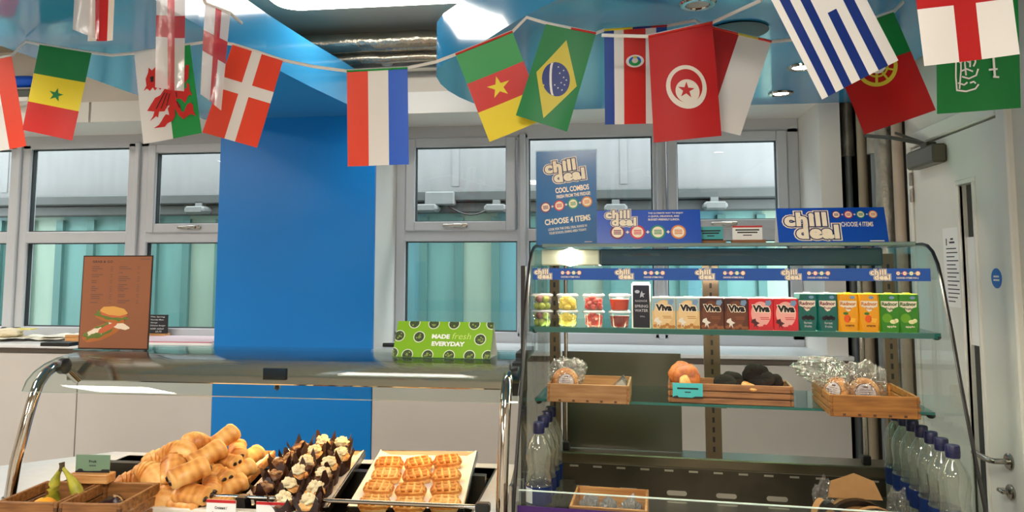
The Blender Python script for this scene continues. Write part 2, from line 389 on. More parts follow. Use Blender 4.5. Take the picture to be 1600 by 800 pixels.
# ------------------------------------------------------------------ vertical pipes by the door
foil2 = mat('pale_foil_lagging', (170, 164, 152), .38, .5, var=.3, scale=14, bump=.6, bscale=30)
cop = mat('grey_painted_pipe', (120, 126, 128), .4, .2); beige = mat('beige_painted_pipe', (150, 136, 114), .5)
def pipe(lb, x, y, segs, m):
    t = thing('wall_pipe', lb, 'pipe', (x, y, 0), 0, 'vertical pipes between window and door')
    for nm, z0, z1, r, mm in segs:
        n = max(4, int((z1-z0)/.08))
        B().tube([(0, 0, z0+(z1-z0)*k/n) for k in range(n+1)], [r*(1+(.05*math.sin(k*1.9+x*50) if 'lag' in nm else 0)) for k in range(n+1)], 14).build(nm, mm, t, smooth=True)
pipe('vertical pipe next to the window pier, foil-lagged only at the top', 1.272, 4.10, [('lagging', 2.18, 2.9, .032, foil2), ('pipe_length', 0, 2.18, .018, cop)], None)
pipe('bare beige vertical pipe, second from the window pier', 1.285, 3.92, [('pipe_length', 0, 2.9, .024, beige)], None)
pipe('vertical grey pipe behind the door closer arm, lagged above the arm', 1.288, 3.75, [('lagging', 2.14, 2.9, .034, foil2), ('pipe_length', 0, 2.14, .02, cop)], None)
pipe('fat foil-lagged vertical pipe, second from the door frame', 1.275, 3.59, [('lagging', 0, 2.9, .042, foil2)], None)
pipe('pinkish-beige vertical pipe closest to the door frame', 1.29, 3.475, [('pipe_length', 0, 2.9, .023, mat('pink_beige_pipe', (176, 160, 142), .5))], None)
# ------------------------------------------------------------------ door on the right wall
DX = XR - .012
d = bpy.data.objects.new('door_1', None); COL.objects.link(d); struct(d); d['label'] = 'white door with slim dark glass slot'
doorm = mat('white_door_paint', (222, 218, 208), .4, var=.03, scale=3)
DY0, DY1, DZ = 2.663, 3.362, 2.10
VY0, VY1, VZ0, VZ1 = 2.845, 2.95, .35, 1.90
b = B()
b.box(DX, XR+.04, DY0, VY0, .01, DZ); b.box(DX, XR+.04, VY1, DY1, .01, DZ); b.box(DX, XR+.04, VY0, VY1, .01, VZ0); b.box(DX, XR+.04, VY0, VY1, VZ1, DZ)
b.build('leaf', doorm, d)
b = B()
for y0, y1, z0, z1 in ((VY0-.018, VY0, VZ0, VZ1), (VY1, VY1+.018, VZ0, VZ1), (VY0-.018, VY1+.018, VZ1, VZ1+.018), (VY0-.018, VY1+.018, VZ0-.018, VZ0)):
    b.box(DX-.008, XR+.0, y0, y1, z0, z1, bev=.003)
b.build('glazing_bead', doorm, d)
B().box(XR+.012, XR+.02, VY0, VY1, VZ0, VZ1).build('vision_glass', mat('dark_door_glass', (36, 42, 42), .08), d)
B().box(XR+.004, XR+.008, VY0, VY1, 1.31, 1.705).build('glass_cover_sheet', paper, d)
b = B()
for y0, y1 in ((DY0-.075, DY0-.012), (DY1+.008, DY1+.045)): b.box(XR-.022, XR+.05, y0, y1, 0, DZ+.07, bev=.006)
b.box(XR-.022, XR+.05, DY0-.012, DY1+.008, DZ+.008, DZ+.07, bev=.006); b.build('door_frame', doorm, d)
b = B(); b.box(XR+.0, XR+.045, DY0-.012, DY0-.001, 0, DZ+.008); b.build('dark_gap', mat('shadow_gap', (60, 56, 50), .8), d)
for z in (1.97, 1.90): B().tube([(DX-.008, DY1+.003, z-.028), (DX-.008, DY1+.003, z+.028)], .009, 8).build('hinge', steel, d)
# lever handle and key turn
hy, hz = 2.695, .955
b = B(); M = Matrix.Translation((DX, hy, hz)) @ Matrix.Rotation(-PI/2, 4, 'Y')
b.lathe([(.027, 0), (.027, .006), (.024, .009)], 20, M=M)
b.tube([(DX-.005, hy, hz), (DX-.05, hy, hz), (DX-.058, hy+.012, hz), (DX-.06, hy+.03, hz), (DX-.06, hy+.115, hz+.002)], .0095, 10)
b.build('lever_handle', steel, d, smooth=True)
M = Matrix.Translation((DX, hy, hz-.098)) @ Matrix.Rotation(-PI/2, 4, 'Y')
b = B(); b.lathe([(.025, 0), (.025, .006), (.022, .009)], 20, M=M); b.box(DX-.034, DX-.008, hy-.006, hy+.03, hz-.105, hz-.091, bev=.004); b.build('thumb_turn', steel, d, smooth=True)
# door closer
b = B(); b.box(DX-.055, DX, 3.03, 3.29, 2.0, 2.075, bev=.008); b.build('closer_box', mat('bronze_grey_metal', (96, 90, 76), .35, .7), d)
e0 = Vector((DX-.028, 3.13, 2.085)); e1 = at(1352, 212, x=1.19); e1.y = min(e1.y, 3.7)
b = B(); b.tube([e0, e0.lerp(e1, .5) + Vector((-.015, 0, .01)), e1], .009, 6); b.tube([e0, e1 + Vector((.09, -.02, .02))], .006, 6); b.box(e0.x-.02, e0.x+.02, e0.y-.03, e0.y+.03, 2.07, 2.092, bev=.004)
b.build('closer_arm', mat('dark_bronze', (70, 62, 50), .4, .7), d)
# notice and sticker on the door
MD = lambda y, z: Matrix(((0, 0, -1, DX-.0015), (-1, 0, 0, y), (0, 1, 0, z), (0, 0, 0, 1)))
t = thing('notice', 'white printed A4 notice taped to the door left of the glass slot', 'notice', (0, 0, 0))
M = MD(3.03, 1.593)
B().box(DX-.0014, DX, 2.955, 3.105, 1.442, 1.745).build('sheet', paper, t)
b = B(); inkm = mat('dark_ink', (40, 42, 48), .7)
b.rect(M, -.012, .012, .105, .112); b.rect(M, -.022, .022, .092, .099); b.rect(M, -.05, -.042, .085, .112)
for k in range(14):
    zz = .07-.0155*k; b.rect(M, -.05, .05-random.random()*.05, zz, zz+.004, dz=.0003)
b.build('printed_lines', inkm, t)
t = thing('fire_door_sticker', 'round blue sticker on the door above the handle', 'sticker', (0, 0, 0))
M = MD(2.715, 1.557)
B().prism([(2.715+.034*math.cos(a*PI/14), 1.557+.034*math.sin(a*PI/14)) for a in range(28)], DX-.0012, DX, axis='x').build('disc', mat('sticker_blue', (0, 92, 178), .4), t)
b = B(); b.rect(M, -.018, .018, .003, .009); b.rect(M, -.02, .02, -.009, -.003); b.build('printed_lines', white, t)

# ------------------------------------------------------------------ flags
FC = {}
def fcol(n):
    rgb = {'red': (206, 36, 30), 'dred': (178, 16, 20), 'green': (0, 122, 62), 'lgreen': (24, 150, 70), 'yellow': (240, 214, 36), 'white': (232, 228, 224),
           'blue': (0, 60, 148), 'lblue': (30, 92, 205), 'navy': (10, 44, 120), 'black': (20, 16, 16), 'orange': (228, 66, 38), 'gold': (206, 190, 60), 'sgreen': (0, 116, 50), 'cream': (222, 212, 200)}[n]
    return mat('flag_'+n, rgb, .42, spec=.4)
def star(c, r, rot=-90, asp=1.0, k=.382):
    return [(c[0]+(r if i % 2 == 0 else r*k)*math.cos(math.radians(rot+36*i)), c[1]+asp*(r if i % 2 == 0 else r*k)*math.sin(math.radians(rot+36*i))) for i in range(10)]
def ell(c, rx, ry, n=28, a0=0, a1=360): return [(c[0]+rx*math.cos(math.radians(a0+(a1-a0)*i/n)), c[1]+ry*math.sin(math.radians(a0+(a1-a0)*i/n))) for i in range(n + (0 if a1-a0 == 360 else 1))]
class Flag:
    def __init__(s, label, quad, d, amp=.004, ph=0., curl=0., dd=(0, 0, 0, 0)):
        s.q = [at(u, v, d=d+e) for (u, v), e in zip(quad, dd)]; s.quad = quad
        s.n = (s.q[1]-s.q[0]).cross(s.q[3]-s.q[0]).normalized()
        if s.n.dot(EYE-s.q[0]) < 0: s.n.negate()
        s.amp, s.ph, s.curl = amp, ph, curl
        s.base = (s.q[0]+s.q[1])/2
        s.root = thing('bunting_flag', label, 'flag', s.base, 0, 'bunting flags')
    def pt(s, a, t, e=0.):
        q = s.q; p = (q[0]*(1-a)+q[1]*a)*(1-t) + (q[3]*(1-a)+q[2]*a)*t
        h = s.amp*math.sin(PI*1.6*a+s.ph+t*1.2)*(.25+t) + s.curl*(a-.5)**2*4
        return p + s.n*(h+e) - s.base
    def st(s, u, v):     # photo point -> flag coordinates (affine)
        (x0, y0), (x1, y1), _, (x3, y3) = s.quad
        ax, ay, bx, by = x1-x0, y1-y0, x3-x0, y3-y0; D = ax*by-ay*bx
        return ((u-x0)*by-(v-y0)*bx)/D, (ax*(v-y0)-ay*(u-x0))/D
    def cloth(s, rects, nm='flag_cloth', mats=None):
        b = B(); names = []
        for c, a0, a1, t0, t1 in rects:
            if c not in names: names.append(c)
            mi = names.index(c); na = max(2, int((a1-a0)*14)); nt_ = max(2, int((t1-t0)*16))
            V = [[b.bm.verts.new(s.pt(a0+(a1-a0)*i/na, t0+(t1-t0)*j/nt_)) for i in range(na+1)] for j in range(nt_+1)]
            for j in range(nt_):
                for i in range(na): b._face([V[j][i], V[j][i+1], V[j+1][i+1], V[j+1][i]], mi)
        bmesh.ops.remove_doubles(b.bm, verts=b.bm.verts[:], dist=1e-5)
        b.build(nm, mats or [fcol(c) for c in names], s.root, smooth=True); return s
    def emblem(s, polys, nm='emblem'):
        names = []; bm = bmesh.new()
        for k, (c, P) in enumerate(polys):
            if c not in names: names.append(c)
            t = bmesh.new(); f = t.faces.new([t.verts.new((x, y, 0)) for x, y in P]); bmesh.ops.triangulate(t, faces=[f]); bmesh.ops.subdivide_edges(t, edges=[e for e in t.edges if e.calc_length() > .07], cuts=3, use_grid_fill=True); bmesh.ops.triangulate(t, faces=t.faces[:])
            V = {v: bm.verts.new(s.pt(v.co.x, v.co.y, .0016+.0004*k)) for v in t.verts}
            for f in t.faces:
                try: bm.faces.new([V[v] for v in f.verts]).material_index = names.index(c)
                except ValueError: pass
            t.free()
        b = B(); b.bm.free(); b.bm = bm; b.build(nm, [fcol(c) for c in names], s.root); return s
    def hem(s, cols):
        b = B(); names = []
        for c, a0, a1 in cols:
            if c not in names: names.append(c)
            b.tube([s.pt(a0+(a1-a0)*k/4, -.004, .002) for k in range(5)], .0035, 6, names.index(c))
        b.build('hem', [fcol(c) for c in names], s.root); return s
def vstripes(cols, bounds): return [(c, a, b_, 0, 1) for c, a, b_ in zip(cols, bounds[:-1], bounds[1:])]
def hstripes(cols, bounds): return [(c, 0, 1, a, b_) for c, a, b_ in zip(cols, bounds[:-1], bounds[1:])]

f = Flag('tilted red, white and red striped paper flag cut off by the left edge', [(-62, 103), (18, 88), (41, 228), (-40, 243)], 2.75)
f.cloth(vstripes(['orange', 'white', 'orange'], [0, .33, .66, 1]))
f = Flag('green, yellow and red paper flag with a small green star', [(62, 70), (143, 83), (114, 220), (36, 203)], 2.72, ph=1)
f.cloth(hstripes(['green', 'yellow', 'red'], [0, .335, .665, 1])).emblem([('green', star(f.st(88, 147), .145, -85, .55))])
f = Flag('white and green paper flag with a red dragon', [(210, 84), (297, 70), (316, 208), (224, 225)], 2.66, ph=2)
def zp(x, y): return f.st(200+x/4.707, 60+y/4.707)
f.cloth(vstripes(['white', 'lgreen'], [0, .5, 1]))
Dr = [[(115, 388), (135, 350), (130, 300), (148, 250), (152, 215), (175, 238), (205, 205), (200, 245), (255, 255), (290, 300), (340, 330), (345, 370), (262, 375), (240, 370), (232, 380), (215, 360), (195, 385), (180, 362), (160, 388), (140, 370)],
      [(262, 375), (232, 420), (195, 440), (165, 490), (140, 535), (190, 540), (180, 575), (158, 612), (200, 575), (215, 585), (222, 540), (260, 540), (285, 500), (330, 480), (350, 430), (360, 375)],
      [(330, 375), (395, 385), (425, 370), (425, 330), (445, 345), (448, 390), (465, 430), (445, 420), (430, 440), (412, 485), (380, 450), (345, 450)],
      [(335, 440), (375, 500), (380, 540), (400, 552), (440, 545), (445, 520), (425, 495), (450, 480), (468, 500), (472, 545), (488, 585), (465, 570), (440, 572), (395, 590), (400, 605), (365, 575), (335, 520), (300, 500)],
      [(300, 500), (335, 520), (338, 575), (318, 612), (280, 630), (250, 632), (262, 655), (185, 662), (220, 640), (240, 610), (262, 625), (250, 590), (270, 562), (295, 570), (300, 595), (282, 592), (272, 600), (290, 610), (310, 585), (305, 545), (285, 520)],
      [(395, 300), (425, 300), (425, 200), (448, 200), (440, 300), (400, 350), (350, 350)]]
f.emblem([('red', [zp(*p) for p in P]) for P in Dr] +
         [('black', [zp(*p) for p in P]) for P in ([(262, 400), (200, 520), (206, 522), (268, 402)], [(280, 405), (235, 520), (241, 520), (287, 405)], [(300, 410), (275, 500), (281, 498), (306, 410)], [(165, 285), (190, 280), (188, 320), (170, 325)], [(345, 400), (352, 440), (358, 440), (352, 400)], [(350, 470), (372, 520), (377, 518), (356, 468)])], 'dragon_emblem')
f = Flag('red paper flag with a white cross, beside the dragon flag', [(363, 70), (442, 95), (402, 231), (317, 207)], 2.62, ph=.5)
f.cloth([('orange', 0, .39, 0, .36), ('orange', 0, .39, .49, 1), ('orange', .58, 1, 0, .36), ('orange', .58, 1, .49, 1), ('white', .39, .58, 0, 1), ('white', 0, .39, .36, .49), ('white', .58, 1, .36, .49)])
f = Flag('red, white and blue vertically striped paper flag in front of the blue column', [(542, 112), (637, 107), (639, 257), (543, 260)], 2.58, ph=3)
f.cloth(vstripes(['orange', 'white', 'lblue'], [0, .345, .68, 1])).hem([('lgreen', 0, 1)])
f = Flag('green, red and yellow paper flag with a yellow star', [(712, 86), (801, 50), (852, 186), (765, 222)], 2.55, ph=1.5)
f.cloth(hstripes(['lgreen', 'red', 'yellow'], [0, .335, .665, 1])).emblem([('yellow', star(f.st(780, 136), .2, -84, .6))]).hem([('red', 0, 1)])
f = Flag('green paper flag with a yellow diamond and blue disc', [(853, 37), (931, 53), (886, 206), (806, 180)], 2.5, ph=2.5)
c = f.st(868, 121); ar = 95/150
f.cloth([('green', 0, 1, 0, 1)])
f.emblem([('gold', [f.st(*p) for p in ((885, 62), (900, 130), (848, 180), (838, 112))]), ('navy', [f.st(868+21.5*math.cos(k*PI/14), 121+25.5*math.sin(k*PI/14)) for k in range(28)]),
          ('white', [f.st(867-3.5*math.cos(k/10*PI-PI/2)-2+k*.0, 121+24.5*math.sin(k/10*PI-PI/2)) for k in range(11)] + [f.st(863.5-3.5*math.cos(k/10*PI-PI/2)-2, 121+24*math.sin(k/10*PI-PI/2)) for k in range(10, -1, -1)])] +
         [('white', star(f.st(u, v), .018, -90, .6)) for u, v in ((874, 112), (880, 118), (876, 126), (871, 134), (881, 129), (884, 122), (872, 103), (877, 137), (866, 130), (880, 108))])
f.hem([('white', 0, .5), ('red', .5, 1)])
f = Flag('blue, white and red vertically striped paper flag with a small oval crest', [(944, 48), (1042, 41), (1043, 192), (945, 195)], 2.5, ph=.3)
f.cloth(vstripes(['blue', 'white', 'red', 'white', 'blue'], [0, .155, .31, .66, .83, 1]))
f.emblem([('white', ell(f.st(992, 95), .145, .066)), ('lblue', ell(f.st(992, 95), .10, .05)), ('lgreen', ell(f.st(992, 97), .085, .036)), ('cream', ell(f.st(992, 94), .05, .028)), ('gold', ell(f.st(992, 89), .035, .012))], 'crest')
f.hem([('yellow', 0, .45), ('navy', .45, .75), ('dred', .75, 1)])
f = Flag('red paper flag with a white disc, red crescent and star', [(1013, 58), (1113, 36), (1128, 212), (1022, 223)], 2.3, ph=4)
f.cloth([('dred', 0, 1, 0, 1)])
c = f.st(1070, 133)
f.emblem([('cream', [f.st(1070.5+30.5*math.cos(k*PI/18), 133+33*math.sin(k*PI/18)) for k in range(36)]), ('dred', [f.st(1070.5+24*math.cos(k*PI/18), 131.5+25.5*math.sin(k*PI/18)) for k in range(36)]),
          ('cream', [f.st(1072+18*math.cos(k*PI/18), 139.5+18*math.sin(k*PI/18)) for k in range(36)]), ('dred', [f.st(1070+x, 138+y) for x, y in star((0, 0), 13, -88)])])
f.hem([('red', 0, 1)])
f = Flag('tilted half red, half white paper flag tucked behind the crescent flag', [(1100, 41), (1205, 66), (1156, 212), (1052, 187)], 2.42, ph=2)
f.cloth(vstripes(['dred', 'white'], [0, .52, 1])).hem([('red', 0, .5), ('gold', .5, .8), ('red', .8, 1)])
f = Flag('large tilted white paper flag with dark blue stripes', [(1193, -23), (1312, -84), (1402, 95), (1283, 156)], 1.76, ph=1, amp=.005)
f.cloth(vstripes(['white', 'navy', 'white', 'navy', 'white'], [0, .085, .195, .305, .415, .53]) + [('white', .53, .645, 0, .42), ('navy', .53, .645, .42, 1), ('white', .645, .76, 0, 1), ('navy', .76, .875, 0, 1), ('white', .875, 1, 0, 1)])
f = Flag('green and red paper flag with a gold armillary ring, partly behind the striped flag', [(1287, 58), (1396, 19), (1462, 172), (1352, 210)], 2.08, ph=3)
f.cloth(hstripes(['sgreen', 'dred'], [0, .4, 1]))
def ring(fl, cx, cy_, r0, r1, a0=0, a1=360, sq=1.0, n=30):
    return [fl.st(cx+r1*math.cos(math.radians(a0+(a1-a0)*k/n)), cy_+r1*sq*math.sin(math.radians(a0+(a1-a0)*k/n))) for k in range(n+1)] + [fl.st(cx+r0*math.cos(math.radians(a0+(a1-a0)*k/n)), cy_+r0*sq*math.sin(math.radians(a0+(a1-a0)*k/n))) for k in range(n, -1, -1)]
f.emblem([('gold', ring(f, 1369, 103, 26, 32, 0, 180)), ('gold', ring(f, 1369, 103, 26, 32, 180, 360)), ('gold', ring(f, 1369, 103, 15, 18, 0, 180)), ('gold', ring(f, 1369, 103, 15, 18, 180, 360)), ('gold', [f.st(1340, 98), f.st(1398, 108), f.st(1398, 111), f.st(1340, 101)]), ('gold', [f.st(1367, 73), f.st(1371, 73), f.st(1371, 133), f.st(1367, 133)]), ('gold', [f.st(1348, 80), f.st(1351, 78), f.st(1390, 126), f.st(1387, 128)]),
          ('white', ell(f.st(1369, 102), .11, .08)), ('dred', ell(f.st(1369, 102), .07, .05))], 'armillary_emblem')
f = Flag('large white paper flag with a red cross at the top right corner', [(1416, -120), (1566, -138), (1592, 85), (1442, 104)], 1.52, ph=.7)
f.cloth([('white', 0, .39, 0, .385), ('white', 0, .39, .605, 1), ('white', .63, 1, 0, .385), ('white', .63, 1, .605, 1), ('dred', .39, .63, 0, 1), ('dred', 0, .39, .385, .605), ('dred', .63, 1, .385, .605)])
f = Flag('green paper flag with white script and a sword, behind the red cross flag', [(1461, -10), (1590, -18), (1593, 169), (1464, 178)], 1.82, ph=2)
f.cloth([('sgreen', 0, 1, 0, 1)])
def ribbon(P, wd):
    L_, R_ = [], []
    for i, p in enumerate(P):
        a, b_ = P[max(0, i-1)], P[min(len(P)-1, i+1)]; dx, dy = b_[0]-a[0], b_[1]-a[1]; l = math.hypot(dx, dy) or 1
        L_.append((p[0]-dy/l*wd, p[1]+dx/l*wd)); R_.append((p[0]+dy/l*wd, p[1]-dx/l*wd))
    return [f.st(*q) for q in L_+R_[::-1]]
strk = [[(1494, 80), (1494, 120), (1496, 141)], [(1501, 70), (1502, 110), (1500, 139)], [(1508, 75), (1508, 100), (1510, 118)], [(1516, 72), (1516, 105)], [(1523, 70), (1524, 98), (1521, 104)],
        [(1494, 141), (1510, 143), (1524, 139), (1529, 132)], [(1503, 120), (1514, 123), (1525, 118), (1528, 108)], [(1500, 112), (1510, 108), (1520, 112)], [(1498, 98), (1508, 94), (1514, 98)], [(1515, 130), (1521, 128), (1524, 131)], [(1496, 130), (1506, 133), (1511, 129)]]
f.emblem([('white', ribbon(P, 1.3)) for P in strk] + [('white', ribbon([(1549, 60), (1550, 90), (1552, 121)], 1.7)), ('white', ribbon([(1543, 110), (1556, 109)], 1.5)), ('white', ribbon([(1549, 121), (1558, 122)], 1.5))], 'white_script')
plw = glass('clear_plastic_white', (236, 232, 230), 3.0, .2, haze=.72, hazecol=(236, 228, 224), bump=.22, bscale=30)
plr = glass('clear_plastic_red', (232, 120, 122), 3.0, .2, haze=.72, hazecol=(206, 50, 60), bump=.22, bscale=30)
f = Flag('shiny plastic flag half white, half red, at the top left edge', [(120, -95), (156, -100), (154, 62), (116, 47)], 2.0, amp=.006)
f.cloth([('white', 0, .8, 0, 1), ('red', .8, 1, 0, 1)], mats=[plw, plr])
f = Flag('dark red and cream paper flag just behind the shiny plastic flag at the top left', [(146, -95), (182, -92), (176, 63), (138, 65)], 2.06, amp=.003)
f.cloth(vstripes(['white', 'dred', 'cream'], [0, .34, .74, 1]))
def cross(a0, a1, t0, t1): return [('white', 0, a0, 0, t0), ('white', 0, a0, t1, 1), ('white', a1, 1, 0, t0), ('white', a1, 1, t1, 1), ('red', a0, a1, 0, 1), ('red', 0, a0, t0, t1), ('red', a1, 1, t0, t1)]
f = Flag('shiny plastic red cross flag hanging over the dragon flag', [(246, -72), (290, -76), (289, 143), (244, 137)], 2.2, amp=.006, ph=1)
f.cloth(cross(.37, .6, .46, .62), mats=[plw, plr])
f = Flag('shiny plastic red cross flag in front of the white cross flag', [(321, 6), (360, 22), (347, 173), (313, 147)], 2.3, amp=.006, ph=2)
f.cloth(cross(.4, .64, .29, .52), mats=[plw, plr])
# cords
cord = mat('white_cord', (226, 222, 216), .7)
def string(label, pts):
    P = [at(u, v, d=d_) for u, v, d_ in pts]
    tag(B().tube(P, .0030, 8, flat=.0058).build('bunting_line', cord), label, 'cord')
string('white bunting cord looping across the room under the blue rafts', [(-70, 102, 2.755), (-20, 94, 2.755), (18, 87, 2.755), (40, 64.5, 2.775), (62, 69, 2.725), (100, 75.5, 2.724), (143, 82, 2.725), (175, 86, 2.7), (210, 83, 2.665), (254, 76, 2.664), (297, 69, 2.665), (330, 64, 2.65), (363, 69, 2.625), (402, 81, 2.624), (442, 94, 2.625), (490, 104, 2.6), (542, 111, 2.585), (590, 108.5, 2.584), (637, 106, 2.585), (680, 97, 2.565), (712, 85, 2.555), (756, 67, 2.554), (801, 49, 2.555), (823, 27, 2.52), (853, 36, 2.505), (892, 44, 2.504), (931, 52, 2.505), (944, 47, 2.505), (990, 44, 2.504), (1042, 40, 2.505), (1085, 32, 2.51), (1100, 40, 2.425), (1152, 53, 2.424), (1205, 65, 2.425), (1285, 57, 2.085), (1340, 38, 2.084), (1396, 18, 2.085), (1411, 3, 2.12)])
string('white bunting cord rising to the right above the crescent flag', [(940, 55, 2.33), (1013, 57, 2.305), (1063, 46, 2.304), (1113, 35, 2.305), (1190, 0, 2.0), (1193, -24, 1.765), (1252, -54, 1.764), (1312, -85, 1.765), (1370, -110, 1.62), (1416, -121, 1.525), (1490, -130, 1.524), (1566, -139, 1.525), (1640, -150, 1.5)])
string('white bunting cord above the top edge at the upper left', [(100, -97, 2.02), (120, -96, 2.005), (156, -100, 2.03), (182, -93, 2.065), (246, -73, 2.205), (290, -76, 2.205), (321, 5, 2.305), (360, 21, 2.305), (378, 36, 2.4)])
# ================================================================== serving counter (left)
stone = mat('pale_blue_stone', (206, 214, 220), .25, var=.04, scale=30); CZ = .90
WX0, WX1, WY0, WY1 = -1.765, -.395, 2.02, 2.595
c0 = at(180, 705.5, z=CZ); c1 = at(0, 728, z=CZ); dv = (c1-c0).normalized(); c2 = c0 + dv*1.5
cnt = thing('serving_counter', 'pale stone-topped serving counter with a sunken dark steel well', 'counter', (-1.0, 2.3, 0))
Lc = Matrix.Translation((1.0, -2.3, 0))
b = B()
outer = [(-.245, 1.93), (-.335, 2.66), (c0.x, c0.y), (c2.x, c2.y), (c2.x+.2, c2.y-.45), (-1.9, 1.93)]
# top built as strips round the well
def top(P): b.prism(P, CZ-.03, CZ, M=Lc)
top([(-.288, 1.93), (-.335, 2.66), (WX1, WY1), (WX1, WY0)]); top([(-.335, 2.66), (c0.x, c0.y), (WX0, WY1), (WX1, WY1)])
top([(c0.x, c0.y), (c2.x, c2.y), (c2.x+.2, c2.y-.45), (-1.9, 1.93), (WX0, WY0), (WX0, WY1)]); top([(-1.9, 1.93), (-.288, 1.93), (WX1, WY0), (WX0, WY0)])
bmesh.ops.recalc_face_normals(b.bm, faces=b.bm.faces[:]); b.build('worktop', stone, cnt)
b = B(); b.prism([(-.30, 1.96), (-.35, 2.63), (c0.x+.03, c0.y-.03), (c2.x+.05, c2.y-.05), (c2.x+.18, c2.y-.40), (-1.88, 1.96)], 0, .70, M=Lc); b.build('carcass', panelm, cnt)
b = B(); t_ = .006
b.box(WX0, WX1, WY0, WY1, .76, .77, M=Lc)
b.box(WX0-t_, WX0, WY0, WY1, .76, CZ+.001, M=Lc); b.box(WX1, WX1+t_, WY0, WY1, .76, CZ+.001, M=Lc); b.box(WX0, WX1, WY0-t_, WY0, .76, CZ+.001, M=Lc); b.box(WX0, WX1, WY1, WY1+t_, .76, CZ+.001, M=Lc)
b.build('steel_well', darksteel, cnt)
b = B(); b.box(WX0, WX1, WY1-.012, WY1, CZ-.035, CZ-.03, M=Lc); b.box(WX1-.004, WX1, WY0, WY1-.02, CZ-.03, CZ-.02, M=Lc)
for k in range(5): b.box(WX1-.03, WX1, 2.12+.095*k, 2.15+.095*k, .845, .86, bev=.004, M=Lc)
b.build('support_ledge', steel, cnt)
b = B(); b.box(WX0+.004, WX1-.004, 2.40, 2.43, .770, .928, M=Lc); b.box(WX0+.004, WX1-.004, 2.03, 2.055, .77, .880, M=Lc); b.build('tray_rail', darksteel, cnt)
b = B(); b.box(-1.34, -.40, 1.985, 2.012, CZ, CZ+.026, M=Lc, bev=.003); b.build('ticket_ledge', mat('cream_plastic', (226, 218, 204), .4), cnt)
# front ticket rail
ra = at(250, 771, y=2.035); rb = at(746, 792, y=2.035)
t = thing('ticket_rail', 'thin steel rail along the front of the pastry trays', 'rail', (0, 0, 0))
b = B(); b.tube([ra, rb], .006, 10); b.build('bar', polished, t, smooth=True)
b = B(); b.box(rb.x-.005, rb.x+.035, 2.022, 2.048, rb.z-.014, rb.z+.012, bev=.004); b.box(rb.x+.005, rb.x+.025, 2.024, 2.046, CZ, rb.z-.01); b.build('end_cap', black, t)
q = at(380, 777, y=2.03)
b = B(); b.prism([(q.x-.014, q.z+.004), (q.x+.010, q.z+.004), (q.x+.018, CZ+.013), (q.x-.020, CZ+.013)], 2.014, 2.05, axis='y'); b.build('rail_clip', black, t)
b = B(); b.box(ra.x-.006, ra.x+.006, 2.028, 2.042, CZ, ra.z); b.build('rail_post', black, t)
# glass canopy
GX0, GX1 = -1.832, -.262
prof = [(2.62, 1.302), (2.40, 1.302), (2.345, 1.300), (2.29, 1.294), (2.235, 1.281), (2.19, 1.261), (2.16, 1.237), (2.145, 1.207)]
t = thing('glass_canopy', 'curved glass sneeze guard canopy over the pastries', 'glass canopy', (0, 0, 0))
th_ = .006; pr2 = [(y-.0, z-th_) if i < 4 else (y+th_*.8, z-th_*.6) for i, (y, z) in enumerate(prof)]
b = B()
for i in range(len(prof)-1):
    for x, m_ in ((GX0, 1), (GX1, 1)): b.poly([(x, *prof[i]), (x, *prof[i+1]), (x, *pr2[i+1]), (x, *pr2[i])], 1)
    b.poly([(GX0, *prof[i]), (GX1, *prof[i]), (GX1, *prof[i+1]), (GX0, *prof[i+1])], 0)
    b.poly([(GX0, *pr2[i]), (GX1, *pr2[i]), (GX1, *pr2[i+1]), (GX0, *pr2[i+1])], 0)
b.poly([(GX0, *prof[-1]), (GX1, *prof[-1]), (GX1, *pr2[-1]), (GX0, *pr2[-1])], 1)
bmesh.ops.remove_doubles(b.bm, verts=b.bm.verts[:], dist=1e-5)
b.build('curved_glass', [glass('canopy_glass', (243, 249, 247), 1.0), mat('bright_glass_edge', (206, 224, 218), .1, spec=.9)], t, smooth=60)  # highlight line along the glass lip is put into the pale edge colour
gx0, gx1 = -1.80, -.30
b = B(); b.box(-1.845, -.31, 2.352, 2.60, 1.208, 1.292, bev=.004); b.build('light_gantry', mat('gantry_mirror_steel', (168, 162, 154), .09, 1), t)
heat = lamp_mat('heat_lamp_light', (255, 196, 120), HEAT_E)
b = B(); b.box(-1.72, -.42, 2.40, 2.52, 1.204, 1.208); b.build('heat_lamp', heat, t)
for xx in (-1.80, -.30):
    b = B(); P = [(xx, 2.085, CZ+.001), (xx, 2.10, 1.0), (xx, 2.135, 1.12), (xx, 2.155, 1.18), (xx, 2.175, 1.225), (xx, 2.205, 1.255), (xx, 2.24, 1.270), (xx, 2.275, 1.268), (xx, 2.305, 1.253), (xx, 2.33, 1.233), (xx, 2.353, 1.215)]
    b.tube(P, .0165, 14); b.lathe([(.022, 0), (.022, .005)], 16, c=(xx, 2.085, CZ)); b.build('post', polished, t, smooth=True)
    b = B(); M = Matrix.Translation((xx+(.014 if xx < -1 else .014), 2.262, 1.270)) @ Matrix.Rotation(PI/2, 4, 'Y')
    b.lathe([(.022, -.012), (.026, -.006), (.026, .012), (.02, .016)], 18, M=M); b.build('glass_clamp', black, t, smooth=True)
b = B(); b.box(-.298, -.262, 2.30, 2.40, 1.20, 1.300); b.box(-.30, -.262, 2.40, 2.62, 1.303, 1.318); b.build('end_bracket', black, t)
q = at(98, 546, y=2.56); b = B(); b.box(q.x-.06, q.x+.055, 2.52, 2.58, 1.303, 1.316); b.build('rear_clip', black, t)
q = at(430, 583, y=2.352); b = B(); b.box(q.x-.04, q.x+.04, 2.344, 2.353, q.z-.022, q.z+.016, bev=.002); b.lathe([(.008, 0), (.01, -.012), (.004, -.018)], 12, c=(q.x, 2.37, 1.207)); b.build('switch_plate', mat('dark_vent_plate', (44, 40, 36), .3, .6), t)
